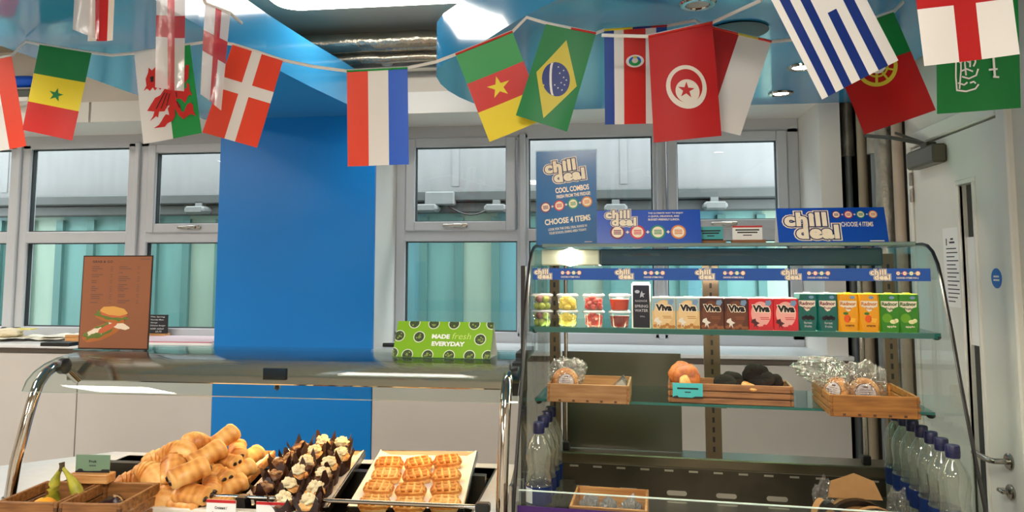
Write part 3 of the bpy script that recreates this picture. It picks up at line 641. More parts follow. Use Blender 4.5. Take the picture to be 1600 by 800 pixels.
# price tickets on the ledge
inkp = mat('black_print', (18, 18, 20), .7); redp = mat('ticket_red', (184, 22, 28), .5)
for lb, (u, v), txt in (('white price ticket with a red band in front of the croissants', (346, 800), True), ('white price ticket with a red band in front of the chocolate muffins', (424, 805), False)):
    q = at(u, v, y=1.985); t = thing('price_ticket', lb, 'price ticket', (q.x, 1.984, q.z-.03), 0, 'price tickets on the rail'); dz = CZ+.0005-(q.z-.03)
    B().box(-.043, .043, -.002, 0, dz, dz+.055).build('card', paper, t)
    B().box(-.043, .043, -.0028, -.0021, dz+.047, dz+.055).build('red_band', redp, t)
    if txt:
        b = B(); b.text('Croissant /', FR(-.0, dz+.034, -.0028), .036, .008, off=.03); b.text('Sweet Pastry', FR(0, dz+.019, -.0028), .052, .008, off=.03); b.build('lettering', inkp, t)
# ------------------------------------------------------------------ trays
TILT = math.radians(8.3)
def tmat(u, v, rot, z=.902): return Matrix.Translation(at(u, v, z=z)) @ Matrix.Rotation(math.radians(rot), 4, 'Z') @ Matrix.Rotation(TILT, 4, 'X')
def on(T, u, v, h):
    o = T.to_translation(); n = (T.to_3x3() @ Vector((0, 0, 1))); r = ray(u, v); t = ((o + n*h - EYE).dot(n))/r.dot(n)
    p = T.inverted() @ (EYE + r*t); return p
T1, T2, T3 = tmat(258, 797, 3.5), tmat(440, 799, 3.8), tmat(633, 801, 4.5)
liner = mat('baking_paper', (236, 231, 224), .7, bump=.15, bscale=18)
def tray(label, T, w_, L, m, rim):
    t = thing('display_tray', label, 'tray', group='trays on the serving counter', M=T)
    b = B(); b.box(-w_/2, w_/2, 0, L, -.006, .0); h = .016
    for x0, x1, y0, y1 in ((-w_/2, -w_/2+rim, 0, L), (w_/2-rim, w_/2, 0, L), (-w_/2, w_/2, 0, rim), (-w_/2, w_/2, L-rim, L)): b.box(x0, x1, y0, y1, -.006, h, bev=.002)
    b.build('tray_body', m, t)
    b = B(); nx, ny = 10, 12; V = [[b.bm.verts.new((-w_/2+.004+(w_-.008)*i/nx, .002+(L-.004)*j/ny, .002+(.016 if i in (0, nx) else .0)+.0012*math.sin(i*2+j))) for i in range(nx+1)] for j in range(ny+1)]
    for j in range(ny):
        for i in range(nx): b._face([V[j][i], V[j][i+1], V[j+1][i+1], V[j+1][i]])
    b.build('paper_liner', liner, t, smooth=True); return t
tray('tray holding the pile of croissants and chocolate pastries', T1, .335, .40, pinewood, .012)
tray('tray of chocolate and cream-topped muffins', T2, .27, .41, steel, .008)
tray('tray of waffles in four rows', T3, .335, .41, steel, .008)
# ------------------------------------------------------------------ pastries
def baked(name, a, b_, c, sc=28, band=None):
    m = bpy.data.materials.new(name); m.use_nodes = True; nt = m.node_tree; N = nt.nodes; L = nt.links; p = N['Principled BSDF']; p.inputs['Roughness'].default_value = .38
    tc = N.new('ShaderNodeTexCoord'); n = N.new('ShaderNodeTexNoise'); n.inputs['Scale'].default_value = sc; n.inputs['Detail'].default_value = 5; L.new(tc.outputs['Object'], n.inputs['Vector'])
    r = N.new('ShaderNodeValToRGB'); r.color_ramp.elements[0].position = .33; r.color_ramp.elements[1].position = .64; r.color_ramp.elements[0].color = (*lin(a), 1); r.color_ramp.elements[1].color = (*lin(c), 1)
    q = r.color_ramp.elements.new(.48); q.color = (*lin(b_), 1); fac = n.outputs[0]
    if band:
        wv = N.new('ShaderNodeTexWave'); wv.bands_direction = 'Y'; wv.inputs['Scale'].default_value = band; wv.inputs['Distortion'].default_value = 2.2; wv.inputs['Detail'].default_value = 2; L.new(tc.outputs['Object'], wv.inputs['Vector'])
        mx = N.new('ShaderNodeMix'); mx.inputs[0].default_value = .07; L.new(n.outputs[0], mx.inputs[2]); L.new(wv.outputs['Fac'], mx.inputs[3]); fac = mx.outputs[0]
    oi = N.new('ShaderNodeObjectInfo'); va = N.new('ShaderNodeMath'); va.operation = 'MULTIPLY_ADD'; va.inputs[1].default_value = .16; va.inputs[2].default_value = -.08
    L.new(oi.outputs['Random'], va.inputs[0]); ad = N.new('ShaderNodeMath'); ad.operation = 'ADD'; L.new(fac, ad.inputs[0]); L.new(va.outputs[0], ad.inputs[1]); L.new(ad.outputs[0], r.inputs[0])
    L.new(r.outputs[0], p.inputs['Base Color'])
    bp = N.new('ShaderNodeBump'); bp.inputs['Strength'].default_value = .35; bp.inputs['Distance'].default_value = .004; L.new(fac, bp.inputs['Height']); L.new(bp.outputs[0], p.inputs['Normal']); return m
crust = baked('baked_pastry_crust', (184, 108, 42), (224, 160, 82), (242, 198, 124), 13, 16)
choc = mat('dark_chocolate', (38, 18, 12), .3)
def pastry_roll_mesh(name, parent, seed):       # pain au chocolat: a flattened roll with a folded seam, choc sticks at both ends
    rnd = random.Random(seed); R = []; n = 22; Lh = .047
    for i in range(33):
        s = -1 + 2*i/32; y = Lh*math.sin(s*PI/2)*1.0; e = max(.02, 1-abs(s)**5)**.5
        if abs(s) > .97: e = .45
        ring_ = []
        for k in range(n):
            a = 2*PI*k/n; cx_, cz_ = math.cos(a), math.sin(a)
            rx = .037*e*(1+.04*math.sin(3*s+seed)); rz = .028*e*(1+.05*math.sin(5*s+seed))
            seam = -.005*math.exp(-((a-2.2)/.18)**2)*e + .003*math.exp(-((a-1.85)/.25)**2)*e
            wr = 1+.02*math.sin(9*s+k*.7)+.05*math.tanh((s-.40-.06*math.sin(a+seed))/.025)-.045*math.tanh((s+.50-.07*math.sin(a*1+seed*2))/.025)-.09
            ring_.append((cx_*(rx+seam)*wr, y, .028+cz_*(rz+seam)*wr))
        R.append(ring_)
    b = B(); b.rings(R); return b.build(name, crust, parent, smooth=70)
def pain(label, T, u, v, h, yaw, pitch=0, roll=0, sc=1.0):
    p = on(T, u, v, h); M = T @ Matrix.Translation((p.x, p.y, p.z-.028*sc))
    t = thing('chocolate_pastry', label, 'pastry', group='pains au chocolat in the pastry pile', M=M @ Matrix.Rotation(math.radians(yaw), 4, 'Z') @ Matrix.Rotation(math.radians(pitch), 4, 'X') @ Matrix.Rotation(math.radians(roll), 4, 'Y'))
    t.scale = (sc, sc, sc)
    pastry_roll_mesh('pastry_body', t, int(u))
    for s in (-1, 1):
        b = B()
        for dx in (-.013, .011): b.sph((dx, s*.0455, .026), (.0095, .006, .0075), seg=12, ns=.2, nscale=2)
        b.build('chocolate_filling', choc, t, smooth=True)
    return t
def croissant(label, T, u, v, h, yaw, pitch=0, roll=0, sc=1.0):
    p = on(T, u, v, h); M = T @ Matrix.Translation((p.x, p.y, p.z-.03*sc))
    b = B(); R = []; n = 18; N_ = 44; rnd = random.Random(int(u*7+v))
    for i in range(N_+1):
        s = -1+2*i/N_; a = s*1.05; cx_, cy_ = .075*math.sin(a), .05*(1-math.cos(a))*-1.3
        r = .031*(1-abs(s)**2.2)**.75+.004; ph = abs(s)*4.6; stp = ph-math.floor(ph); r *= (1.10-.20*stp) if abs(s) > .06 else 1.08
        tx = Vector((math.cos(a), -1.3*.67*math.sin(a), 0)).normalized(); nx_ = Vector((-tx.y, tx.x, 0))
        R.append([Vector((cx_, cy_, .030)) + nx_*r*1.08*math.cos(2*PI*k/n) + Vector((0, 0, r*.95*math.sin(2*PI*k/n))) for k in range(n)])
    b.rings(R)
    o = b.build('croissant', crust, None, smooth=55)
    MM = M @ Matrix.Rotation(math.radians(yaw), 4, 'Z') @ Matrix.Rotation(math.radians(pitch), 4, 'X') @ Matrix.Rotation(math.radians(roll), 4, 'Y')
    o.location = MM.to_translation(); o.rotation_euler = MM.to_euler(); o.scale = (sc, sc, sc)
    return tag(o, label, 'pastry', 'croissants in the pastry pile')
croissant('croissant at the top left of the pile with a twisted pointed end', T1, 303, 691, .125, 150, 5, 10, .85)
croissant('broad flaky croissant second from the top of the pile', T1, 282, 707, .11, -20, -5, -8, 1.0)
croissant('croissant at the upper left edge of the pile against the dark well', T1, 255, 716, .085, 15, 0, 6, .85)
croissant('flaky croissant in the middle of the left slope', T1, 273, 729, .095, -65, 4, 10, .95)
croissant('big rounded croissant low on the left side above the crate', T1, 241, 741, .075, -35, 5, 12, 1.0)
croissant('leftmost croissant half hidden behind the wooden crate', T1, 214, 749, .035, 10, 0, 0, .85)
croissant('small croissant end below the big rounded one at the left', T1, 264, 763, .045, -70, 0, 5, .85)
croissant('croissant low at the front left just behind the steel rail', T1, 246, 780, .035, 12, 0, 0, .9)
pain('chocolate pastry at the very top of the pile against the blue panel', T1, 352, 684, .125, -38, 20, 0, 1.08)
pain('chocolate pastry just below the topmost one in the pile', T1, 327, 709, .118, -40, 14, 5, 1.12)
pain('chocolate pastry in the middle of the pile with its dark chocolate end facing front', T1, 297, 737, .115, -46, 8, 6, 1.15)
pain('small chocolate pastry at the upper right of the pile behind the tray edge', T1, 374, 703, .075, 25, 5, -10, .9)
pain('chocolate pastry with its chocolate end turned to the right, below the topmost two', T1, 357, 719, .085, 68, 0, 0, .82)
pain('chocolate pastry at the right back corner of the pile', T1, 391, 714, .045, -30, 10, 0, 1.0)
pain('long chocolate pastry along the right edge of the tray, middle one', T1, 374, 737, .05, -35, 6, 0, 1.05)
pain('small round-ended chocolate pastry in the centre right of the pile', T1, 345, 741, .07, 55, 0, 0, .85)
pain('chocolate pastry with a split chocolate end low in the centre', T1, 331, 758, .06, 20, 0, 0, .95)
pain('chocolate pastry at the front of the right tray edge, above the rail', T1, 360, 761, .04, -40, 6, 0, 1.08)
pain('chocolate pastry lying sideways at the front behind the steel rail', T1, 302, 772, .055, 78, 0, 0, 1.1)
pain('chocolate pastry at the front right behind the rail beside the black clip', T1, 345, 785, .028, 60, 0, 0, .95)
pain('chocolate pastry at the bottom front of the pile below the rail', T1, 292, 787, .028, 82, 0, 0, 1.05)
# buried pastries that carry the pile
pain('chocolate pastry deep inside the pile, carrying those above', T1, 330, 745, .03, 10, 0, 0, 1.1)
croissant('croissant deep inside the pile at the back left', T1, 275, 730, .03, 20, 0, 0, 1.05)
pain('chocolate pastry deep inside the pile at the back', T1, 325, 722, .03, 80, 0, 0, 1.1)
pain('second chocolate pastry deep at the back of the pile', T1, 338, 708, .06, 40, 0, 0, 1.1)
croissant('croissant buried under the twisted one at the back left', T1, 295, 708, .06, -20, 0, 0, 1.0)
# muffins
wrapm = mat('brown_muffin_paper', (52, 24, 18), .45, var=.25, scale=30); cakem = baked('chocolate_cake', (58, 30, 16), (92, 52, 26), (128, 80, 42), 60)
creamm = mat('vanilla_cream', (238, 222, 180), .4, var=.08, scale=30); goldcake = baked('golden_cake', (176, 104, 44), (212, 148, 78), (236, 190, 120), 50)
def muffin_parts(t, kind, seed):
    rnd = random.Random(seed); b = B(); n = 32; R = []
    def rad(k, z):
        pk = (k % 8 == 0)
        return .024+.010*z
    lv = [(.0, .024), (.02, .028), (.04, .031), (.052, .0335)]
    for z, r in lv: R.append([(r*(1+.035*math.cos(8*2*PI*k/n))*math.cos(2*PI*k/n), r*(1+.035*math.cos(8*2*PI*k/n))*math.sin(2*PI*k/n), z) for k in range(n)])
    tip = []
    for k in range(n):
        a = 2*PI*k/n; pk = max(0, math.cos(4*a+.3))**1.1; r = .0345+.011*pk
        tip.append((r*math.cos(a), r*math.sin(a), (.052)+.038*pk*(.8+.4*math.sin(seed+k//8*2.1))))
    R.append(tip); V = [[b.bm.verts.new(p) for p in r] for r in R]
    for i in range(len(V)-1):
        for j in range(n): b._face([V[i][j], V[i][(j+1) % n], V[i+1][(j+1) % n], V[i+1][j]])
    b._face(V[0][::-1]); b.build('muffin_wrapper', wrapm, t, smooth=50)
    b = B(); b.sph((0, 0, .048), (.031, .031, .017), seg=16, ns=.16, nscale=3); b.build('muffin_cake', cakem if kind == 'c' else (goldcake if seed % 3 else cakem), t, smooth=70)
    if kind == 'w':
        b = B(); R = []; m_ = 40; rr2 = random.Random(seed)
        b.sph((0, 0, .066), (.0215, .0205, .013), seg=22, ns=.55, nscale=2.2)
        for q in range(3): b.sph((.011*math.cos(q*2.1+seed), .011*math.sin(q*2.1+seed), .074), (.0105, .009, .008), seg=14, ns=.6, nscale=2.5)
        b.sph((0, 0, .080), (.008, .007, .008), seg=12, ns=.4, nscale=2)
        b.build('cream_swirl', creamm, t, smooth=80)
    else:
        b = B()
        for k in range(5): b.sph((rnd.uniform(-.016, .016), rnd.uniform(-.016, .016), .063), (.009, .008, .005), seg=8, ns=.3, nscale=2)
        b.build('crumb_topping', baked('crumble', (84, 50, 26), (126, 84, 46), (156, 112, 66), 80) if 'crumble' not in bpy.data.materials else bpy.data.materials['crumble'], t, smooth=60)
def muffin(label, u, v, kind, seed, sc=1.0):
    p = on(T2, u, v, .066)
    t = thing('muffin', label, 'muffin', group='muffins on the middle tray', M=T2 @ Matrix.Translation((p.x, p.y, .002)) @ Matrix.Rotation(seed*1.3, 4, 'Z')); muffin_parts(t, kind, seed); return t
for i, (u, v) in enumerate(((412, 757), (428, 738), (437, 719), (456, 709), (470, 694))):
    muffin(['chocolate muffin in brown paper nearest the rail, left column', 'chocolate muffin second from the rail in the left column', 'chocolate muffin third from the rail in the left column', 'chocolate muffin fourth from the rail in the left column', 'chocolate muffin with tall paper points at the back of the tray'][i], u, v, 'c', 11+i)
for i, (u, v) in enumerate(((443, 779), (451, 758), (466, 737), (478, 722), (491, 706), (505, 690))):
    muffin('cream-topped muffin %s in the middle column of the muffin tray' % ['nearest the rail', 'second from the rail', 'third from the rail', 'fourth from the rail', 'fifth from the rail', 'at the back'][i], u, v, 'w', 21+i)
for i, (u, v) in enumerate(((481, 783), (492, 763), (505, 741), (514, 724), (533, 709), (534, 693))):
    muffin('cream-topped muffin %s in the right column beside the bare paper' % ['nearest the rail', 'second from the rail', 'third from the rail', 'fourth from the rail', 'fifth from the rail', 'at the very back'][i], u, v, 'w', 31+i)
# waffles
waf = baked('waffle_crust', (196, 122, 50), (228, 174, 96), (242, 204, 134), 22)
def waffle_mesh():
    b = B(); nx, ny = 46, 34; a, c = .0465, .027; top_, bot = [], []
    for j in range(ny+1):
        rt, rb_ = [], []
        for i in range(nx+1):
            s, t = -1+2*i/nx, -1+2*j/ny; x = s*math.sqrt(1-t*t*.36); y = t*math.sqrt(1-s*s*.36); ed = max(abs(s), abs(t))
            gx, gy = abs(((s*2.1+.5) % 1)-.5)*2, abs(((t*1.6+.5) % 1)-.5)*2; rd = max(min(1, max(0, (gx-.55)/.25)), min(1, max(0, (gy-.55)/.25)))
            lob = 1+.035*math.cos(gx*PI)*(ed > .97)
            z = .004+.010*rd; z = z*(1-max(0, (ed-.86)/.14)**2) + (.001 if ed > .99 else 0)
            rt.append(b.bm.verts.new((x*a*lob, y*c*lob, .010+z))); rb_.append(b.bm.verts.new((x*a*lob, y*c*lob, .010-z)) if ed < .999 else rt[-1])
        top_.append(rt); bot.append(rb_)
    for j in range(ny):
        for i in range(nx):
            b._face([top_[j][i], top_[j][i+1], top_[j+1][i+1], top_[j+1][i]], 1 if top_[j][i].co.z+top_[j+1][i+1].co.z < .0345 else 0); b._face([bot[j][i], bot[j+1][i], bot[j+1][i+1], bot[j][i+1]])
    for v in b.bm.verts: v.co.z += .004
    return b
wf0 = waffle_mesh().build('waffle', [waf, baked('waffle_pocket', (150, 84, 28), (184, 112, 44), (206, 136, 60), 30)], None, smooth=60)
rows = ['back row', 'second row from the back', 'third row from the back', 'front row under the rail']; cols = ['left', 'middle', 'right']
wpos = [[(608, 726), (654, 726), (699, 723)], [(604, 744), (652, 745), (697, 745)], [(592, 764), (642, 768), (697, 766)], [(585, 788), (640, 791), (695, 788)]]
wrot = [[4, 24, 16], [2, 22, 14], [-6, 4, 12], [0, 2, 0]]
for j in range(4):
    for i in range(3):
        u, v = wpos[j][i]; p = on(T3, u, v, .020)
        M = T3 @ Matrix.Translation((p.x, p.y, .002+.016)) @ Matrix.Rotation(math.radians(wrot[j][i]), 4, 'Z') @ Matrix.Rotation(math.radians(13), 4, 'X') @ Matrix.Translation((0, 0, -.010))
        o = wf0 if (i == 0 and j == 0) else wf0.copy()
        if o is not wf0: COL.objects.link(o)
        o.location = M.to_translation(); o.rotation_euler = M.to_euler()
        tag(o, '%s waffle of the %s on the paper-lined tray' % (cols[i], rows[j]), 'waffle', 'waffles on the right tray')
# ------------------------------------------------------------------ fruit crates, fruit and the small sign
def crate_box(t, w_, dp, h, m, th=.009, slat=False, name='crate_body', floor=True, holes=False):
    b = B()
    if floor: b.box(th, w_-th, th, dp-th, .004, .012)
    H = [(0, h)] if not slat else [(0, h*.27), (h*.33, h*.60), (h*.66, h)]
    for z0, z1 in H:
        b.box(0, th, 0, dp, z0, z1, bev=.0015); b.box(w_-th, w_, 0, dp, z0, z1, bev=.0015)
    if slat is True: b.box(th, w_-th, th, th+.003, .002, h*.92)  # board added behind the front slats so the gaps look dark
    for z0, z1 in (H if slat != 'side' else [(0, h)]):
        b.box(th, w_-th, 0, th, z0, z1, bev=.0015); b.box(th, w_-th, dp-th, dp, z0, z1, bev=.0015)
    if slat:
        for x in (th, w_-2*th): b.box(x, x+th, th, 2*th, 0, h-.002); b.box(x, x+th, dp-2*th, dp-th, 0, h-.002)
    o = b.build(name, m, t)
    j = B()
    for x in (-.0006, w_-th+.0006):
        for k in range(3): j.box(x, x+th, -.0006, th*.9, h*(.12+.3*k), h*(.25+.3*k))
    j.build('finger_joint', darkwood if m is not darkwood else mat('dark_end_grain', (84, 50, 22), .6), t)
    if holes:
        j = B()
        for k in range(5): j.box(w_*(.14+.17*k), w_*(.14+.17*k)+.008, -.0008, .002, h*.05, h*.16)
        j.build('drain_hole', mat('dark_end_grain', (84, 50, 22), .6), t)
    return o
CRZ = .984
fl = at(92, 786, z=CRZ); fr = at(188, 788, z=CRZ); fa = at(-4, 784, z=CRZ); br = at(243, 754, z=CRZ)
cw = (fr-fl).length; cd = ((br-fr).length)*1.0; crz = math.atan2(fr.y-fl.y, fr.x-fl.x); ch_ = CRZ-CZ-.001
cr2 = thing('fruit_crate', 'wooden crate holding only a dark packet, in front of the croissants', 'crate', (fl.x, fl.y, CZ+.001), crz, 'fruit crates on the counter'); crate_box(cr2, cw, cd, ch_, darkwood, slat='side')
cr1 = thing('fruit_crate', 'wooden crate with bananas and an orange at the bottom left corner', 'crate', (fl.x-cw*1.02*math.cos(crz)-.002, fl.y-cw*1.02*math.sin(crz), CZ+.001), crz, 'fruit crates on the counter'); crate_box(cr1, cw*1.0, cd, ch_, darkwood, slat='side')
Mc = Matrix.Translation(cr1.location) @ Matrix.Rotation(crz, 4, 'Z')
ban = mat('banana_peel', (176, 168, 44), .45, var=.22, scale=25, dark=(122, 128, 34)); bst = mat('banana_tip', (70, 56, 30), .7)
bt = thing('banana_bunch', 'two greenish yellow bananas standing in the left crate', 'fruit', Mc @ Vector((cw*.62, cd*.55, .013)), crz)
for k, (dx, ln, tw) in enumerate(((-.020, -.004, .3), (.020, .066, -.35))):
    P = [Vector((ln*s**1.15+dx*math.sin(s*PI), -.014*k*s, .128*(1-s**1.1))) for s in [i/10 for i in range(11)]]
    R = [.005, .0055, .0075, .0115, .0150, .0168, .0168, .016, .014, .011, .006]
    B().tube([p+Vector((0, 0, .004)) for p in P], R, 7).build('banana', ban, bt, smooth=75)
B().tube([(0, 0, .122), (-.001, .001, .136), (-.003, .002, .144)], [.008, .007, .008], 8).build('stem', bst, bt, smooth=True)
b = B(); b.sph((0, 0, .036), (.036, .036, .035), seg=24, ns=.02, nscale=2)
q = Mc @ Vector((cw*.62, cd*.2, .013)); om = mat('orange_peel', (244, 158, 26), .4, bump=.3, bscale=260)
ot = thing('orange', 'round orange in front of the bananas in the left crate', 'fruit', q); b.build('peel', om, ot, smooth=True)
B().lathe([(.004, .0705), (.003, .0725)], 8).build('stalk_scar', mat('stalk_green', (96, 110, 50), .8), ot)
M2 = Matrix.Translation(cr2.location) @ Matrix.Rotation(crz, 4, 'Z')
pk = thing('snack_packet', 'dark crumpled snack packet inside the crate under the small green sign', 'packet', M2 @ Vector((cw*.52, cd*.50, .013)), crz)
b = B(); b.sph((0, 0, .03), (.035, .05, .03), seg=16, ns=.25, nscale=2); b.build('packet_body', mat('dark_foil_packet', (44, 20, 18), .25, .3), pk, smooth=30)
B().box(.03, .048, -.03, .03, .0, .004).build('packet_edge', mat('silver_foil', (190, 188, 184), .3, .8), pk)
# wood block and card standing on the crate's rear rim
bl = thing('sign_block', 'small pale wooden sign block on the rear of the fruit crate', 'sign holder', M2 @ Vector((cw*.35, cd-.006, ch_+.0005)), crz)
q0 = at(117, 750, y=bl.location.y); q1 = at(176, 750, y=bl.location.y); bw = (q1-q0).length; bl.location.x = (q0.x+q1.x)/2
B().box(-bw/2, bw/2, -.03, .012, 0, .026, bev=.002).build('block', pinewood, bl)
ca = thing('fruit_price_card', 'small green price card in the wooden block above the fruit crates', 'price card', bl.location + Vector((0, 0, .0265)), crz)
greenc = mat('sage_green_card', (112, 142, 118), .5)
B().box(-bw*.43, bw*.43, -.008, -.006, 0, .049).build('card', greenc, ca)
b = B(); b.text('Fruit', FR(0, .031, -.0085), .022, .007, off=.03); b.build('lettering', inkp, ca)
b = B(); b.rect(FR(0, .019, -.0085), -.010, .010, -.002, .002); b.build('price_line', mat('grey_green_print', (70, 92, 78), .6), ca)
b = B(); b.prism([(-bw*.43, 0), (bw*.43, 0), (bw*.43, .009), (bw*.25, .009), (bw*.2, .005), (-bw*.1, .004), (-bw*.22, .004), (-bw*.27, .010), (-bw*.34, .010), (-bw*.4, .004), (-bw*.43, .004)], -.0086, -.0081, axis='y'); b.build('dark_border', inkp, ca)
# ------------------------------------------------------------------ menu board on the glass canopy
GT = 1.3025
def std(label, nm, cat, u0, u1, v, y, rz=0, z=GT):
    a_, c_ = at(u0, v, y=y), at(u1, v, y=y); t = thing(nm, label, cat, ((a_.x+c_.x)/2, y, z), rz); return t, (c_-a_).length
mb, mw = std('brown acrylic menu board with a sandwich picture on the glass canopy', 'menu_board', 'menu', 127, 233, 470, 2.45)
mh = at(131, 401, y=2.45).z - GT; brown = mat('brown_menu_print', (142, 90, 64), .18, spec=.6); tl = -.02
B().box(-mw/2-.004, mw/2+.004, 0, .003, .003, mh+.004, M=Matrix.Rotation(tl, 4, 'X')).build('acrylic_sheet', mat('dark_acrylic_edge', (52, 40, 34), .1), mb)
B().box(-mw/2, mw/2, -.0012, 0, .006, mh, M=Matrix.Rotation(tl, 4, 'X')).build('menu_sheet', brown, mb)
B().box(-mw/2-.01, mw/2+.012, -.02, .05, 0, .0035).build('acrylic_foot', glass('acrylic_foot_glass', (236, 240, 238), 1.5), mb)
FM = Matrix.Rotation(tl, 4, 'X') @ FR(0, 0, -.0016)
b = B(); b.text('GRAB & GO', FM @ Matrix.Translation((-mw*.22, mh*.945, 0)), mw*.30, .0085, off=.03, spacing=1.2); b.build('menu_title', mat('menu_brown_ink', (52, 28, 22), .6), mb)
b = B(); yy = .905
L1 = [.34, .5, .25, 0, .55, .35, 0, .25, .25, 0, .2, .35, .25, 0, .6, .45, .45, 0, .35]; L2 = [.4, .6, 0, .2, 0, .45, .6, .4, 0, .45, .25, .5, .3, 0, .35, .35, 0, .6, .4]
rnd = random.Random(3)
for k in range(19):
    y_ = mh*(.885-.0215*k)
    for x0, LL in ((-.37, L1), (.03, L2)):
        if LL[k]: b.rect(FM, x0*mw, (x0+LL[k]*.3)*mw, y_, y_+.0032); b.rect(FM, (x0+.27)*mw, (x0+.31)*mw, y_, y_+.0022)
b.rect(FM, mw*.34, mw*.48, mh*.967, mh*.977)
b.build('menu_lines', mat('menu_line_ink', (98, 58, 40), .6), mb)
sp = [mat('bread_print', (206, 150, 72), .4), mat('lettuce_print', (92, 112, 44), .4), mat('filling_print', (226, 208, 186), .4), mat('crust_print', (168, 96, 40), .4), mat('bacon_print', (186, 92, 56), .4)]
b = B(); wob = lambda cx_, cy_, rx, ry, rot, k, am, sd: [(cx_+(rx*math.cos(a)*math.cos(rot)-ry*math.sin(a)*math.sin(rot))*(1+am*math.sin(5*a+sd)), cy_+(rx*math.cos(a)*math.sin(rot)+ry*math.sin(a)*math.cos(rot))*(1+am*math.sin(7*a+sd))) for a in [2*PI*i/k for i in range(k)]]
def pr(cx_, cy_, rx, ry, rot, mi, am, sd, dz): b.poly([FM @ Vector((x*mw, y*mw, dz)) for x, y in wob(cx_, cy_, rx, ry, rot, 40, am, sd)], mi)
pr(-.17, .24, .30, .10, .35, 3, .03, 0, 0); pr(-.20, .25, .25, .075, .38, 1, .14, 1, .0002); pr(-.26, .23, .13, .055, .3, 2, .12, 2, .0004); pr(-.10, .29, .15, .04, .45, 4, .08, 3, .0005); pr(-.27, .19, .10, .03, .2, 1, .15, 5, .0006)
pr(.07, .33, .16, .045, -.25, 2, .05, 1, .0003); pr(-.06, .42, .22, .055, -.18, 3, .04, 4, .0006); pr(-.05, .46, .24, .06, -.16, 1, .16, 2, .0008); pr(-.02, .475, .2, .04, -.12, 4, .12, 7, .0009); pr(-.01, .52, .20, .06, -.10, 0, .05, 3, .0010)
b.build('sandwich_picture', sp, mb)
# ------------------------------------------------------------------ green tent card on the glass canopy
def tent(t, w_, h, dp, mfront, tilt=None):
    """folded card: front face leans back from y=-dp/2 to the ridge at y=0"""
    A = math.atan2(dp/2, h); th = .0012; b = B()
    for s in (-1, 1): b.prism([(s*dp/2, 0), (s*(dp/2-th), 0), (0, h-th), (0, h)], -w_/2, w_/2, axis='x', mi=0 if s < 0 else 1)
    b.build('folded_card', [mfront, paper], t)
    b = B(); b.prism([(-dp/2+.003, .0006), (dp/2-.003, .0006), (dp/2-.003, .0014), (-dp/2+.003, .0014)], -w_/2+.002, w_/2-.002, axis='x')
    b.build('card_base', paper, t)
    Lf = math.hypot(h, dp/2); return Matrix.Translation((0, -dp/2, 0)) @ Matrix.Rotation(PI/2 - A, 4, 'X') @ Matrix.Translation((0, 0, .0008)), Lf
gp = at(694, 505, y=2.41); gw = (at(772, 540, y=2.39)-at(617, 540, y=2.39)).length
gt_ = thing('tent_card', 'lime green folded card reading made fresh everyday on the glass canopy', 'sign', (gp.x, 2.43, GT), math.radians(-4.0))
gh = .112; FM, Lf = tent(gt_, gw, gh, .11, mat('lime_green_card', (126, 178, 22), .35, spec=.5))
b = B(); b.text('MADE', FM @ Matrix.Translation((-gw*.025, Lf*.58, .0004)), gw*.185, Lf*.125, off=.05); b.text('EVERYDAY', FM @ Matrix.Translation((gw*.06, Lf*.38, .0004)), gw*.34, Lf*.125, off=.05); b.build('white_lettering', mat('print_white', (244, 244, 238), .5), gt_)
b = B(); b.text('fresh', FM @ Matrix.Translation((gw*.19, Lf*.60, .0004)), gw*.19, Lf*.17, off=-.008, shear=.18); b.build('script_lettering', mat('pale_lime_print', (206, 226, 130), .5), gt_)
bowlw, bowlg, bowld = mat('bowl_print_white', (226, 232, 214), .4), mat('salad_print_green', (66, 92, 36), .5, var=.6, scale=200, dark=(26, 36, 20)), mat('salad_print_light', (132, 150, 66), .5)
rb_ = Lf*.158
def bowl(fx, fy):
    M = FM @ Matrix.Translation((fx*gw, fy*Lf, .0003)); n = 24; cl = lambda p: (max(-gw/2-fx*gw+.0005, min(gw/2-fx*gw-.0005, p[0])), max(.0008-fy*Lf, min(Lf-fy*Lf-.0008, p[1])))
    b = B()
    for r, mi, dz in ((rb_, 0, 0), (rb_*.86, 1, .0002)): b.poly([M @ Vector((*cl((r*math.cos(2*PI*k/n), r*math.sin(2*PI*k/n))), dz)) for k in range(n)], mi)
    rnd = random.Random(int(fx*1000+fy*77))
    for k in range(7):
        a, r = rnd.random()*6.28, rnd.random()*rb_*.55; x, y = cl((r*math.cos(a), r*math.sin(a)))
        if x == r*math.cos(a) and y == r*math.sin(a) and abs(fy*Lf+y) < Lf*.93: b.poly([M @ Vector((x+rb_*.22*math.cos(q)*(.5+.5*rnd.random()), y+rb_*.16*math.sin(q), .0004)) for q in [j*PI/4 for j in range(8)]], 2)
    b.build('salad_bowl_picture', [bowlw, bowlg, bowld], gt_)
for fx, fy in ((-.32, .95), (-.115, .94), (.095, .94), (.305, .94), (.485, .95), (-.46, .58), (-.25, .56), (.38, .52), (-.5, .10), (-.345, .06), (-.135, .06), (.085, .06), (.29, .07), (.475, .08)): bowl(fx, fy)
# ================================================================== chilled display case (right), in its own turned frame
XL, XRr = -.578, .602
dc = thing('display_case', 'tall open chilled display case with glass ends and two glass shelves', 'display case', W(0, 0, 0), AL)
DK = .80                                       # deck height
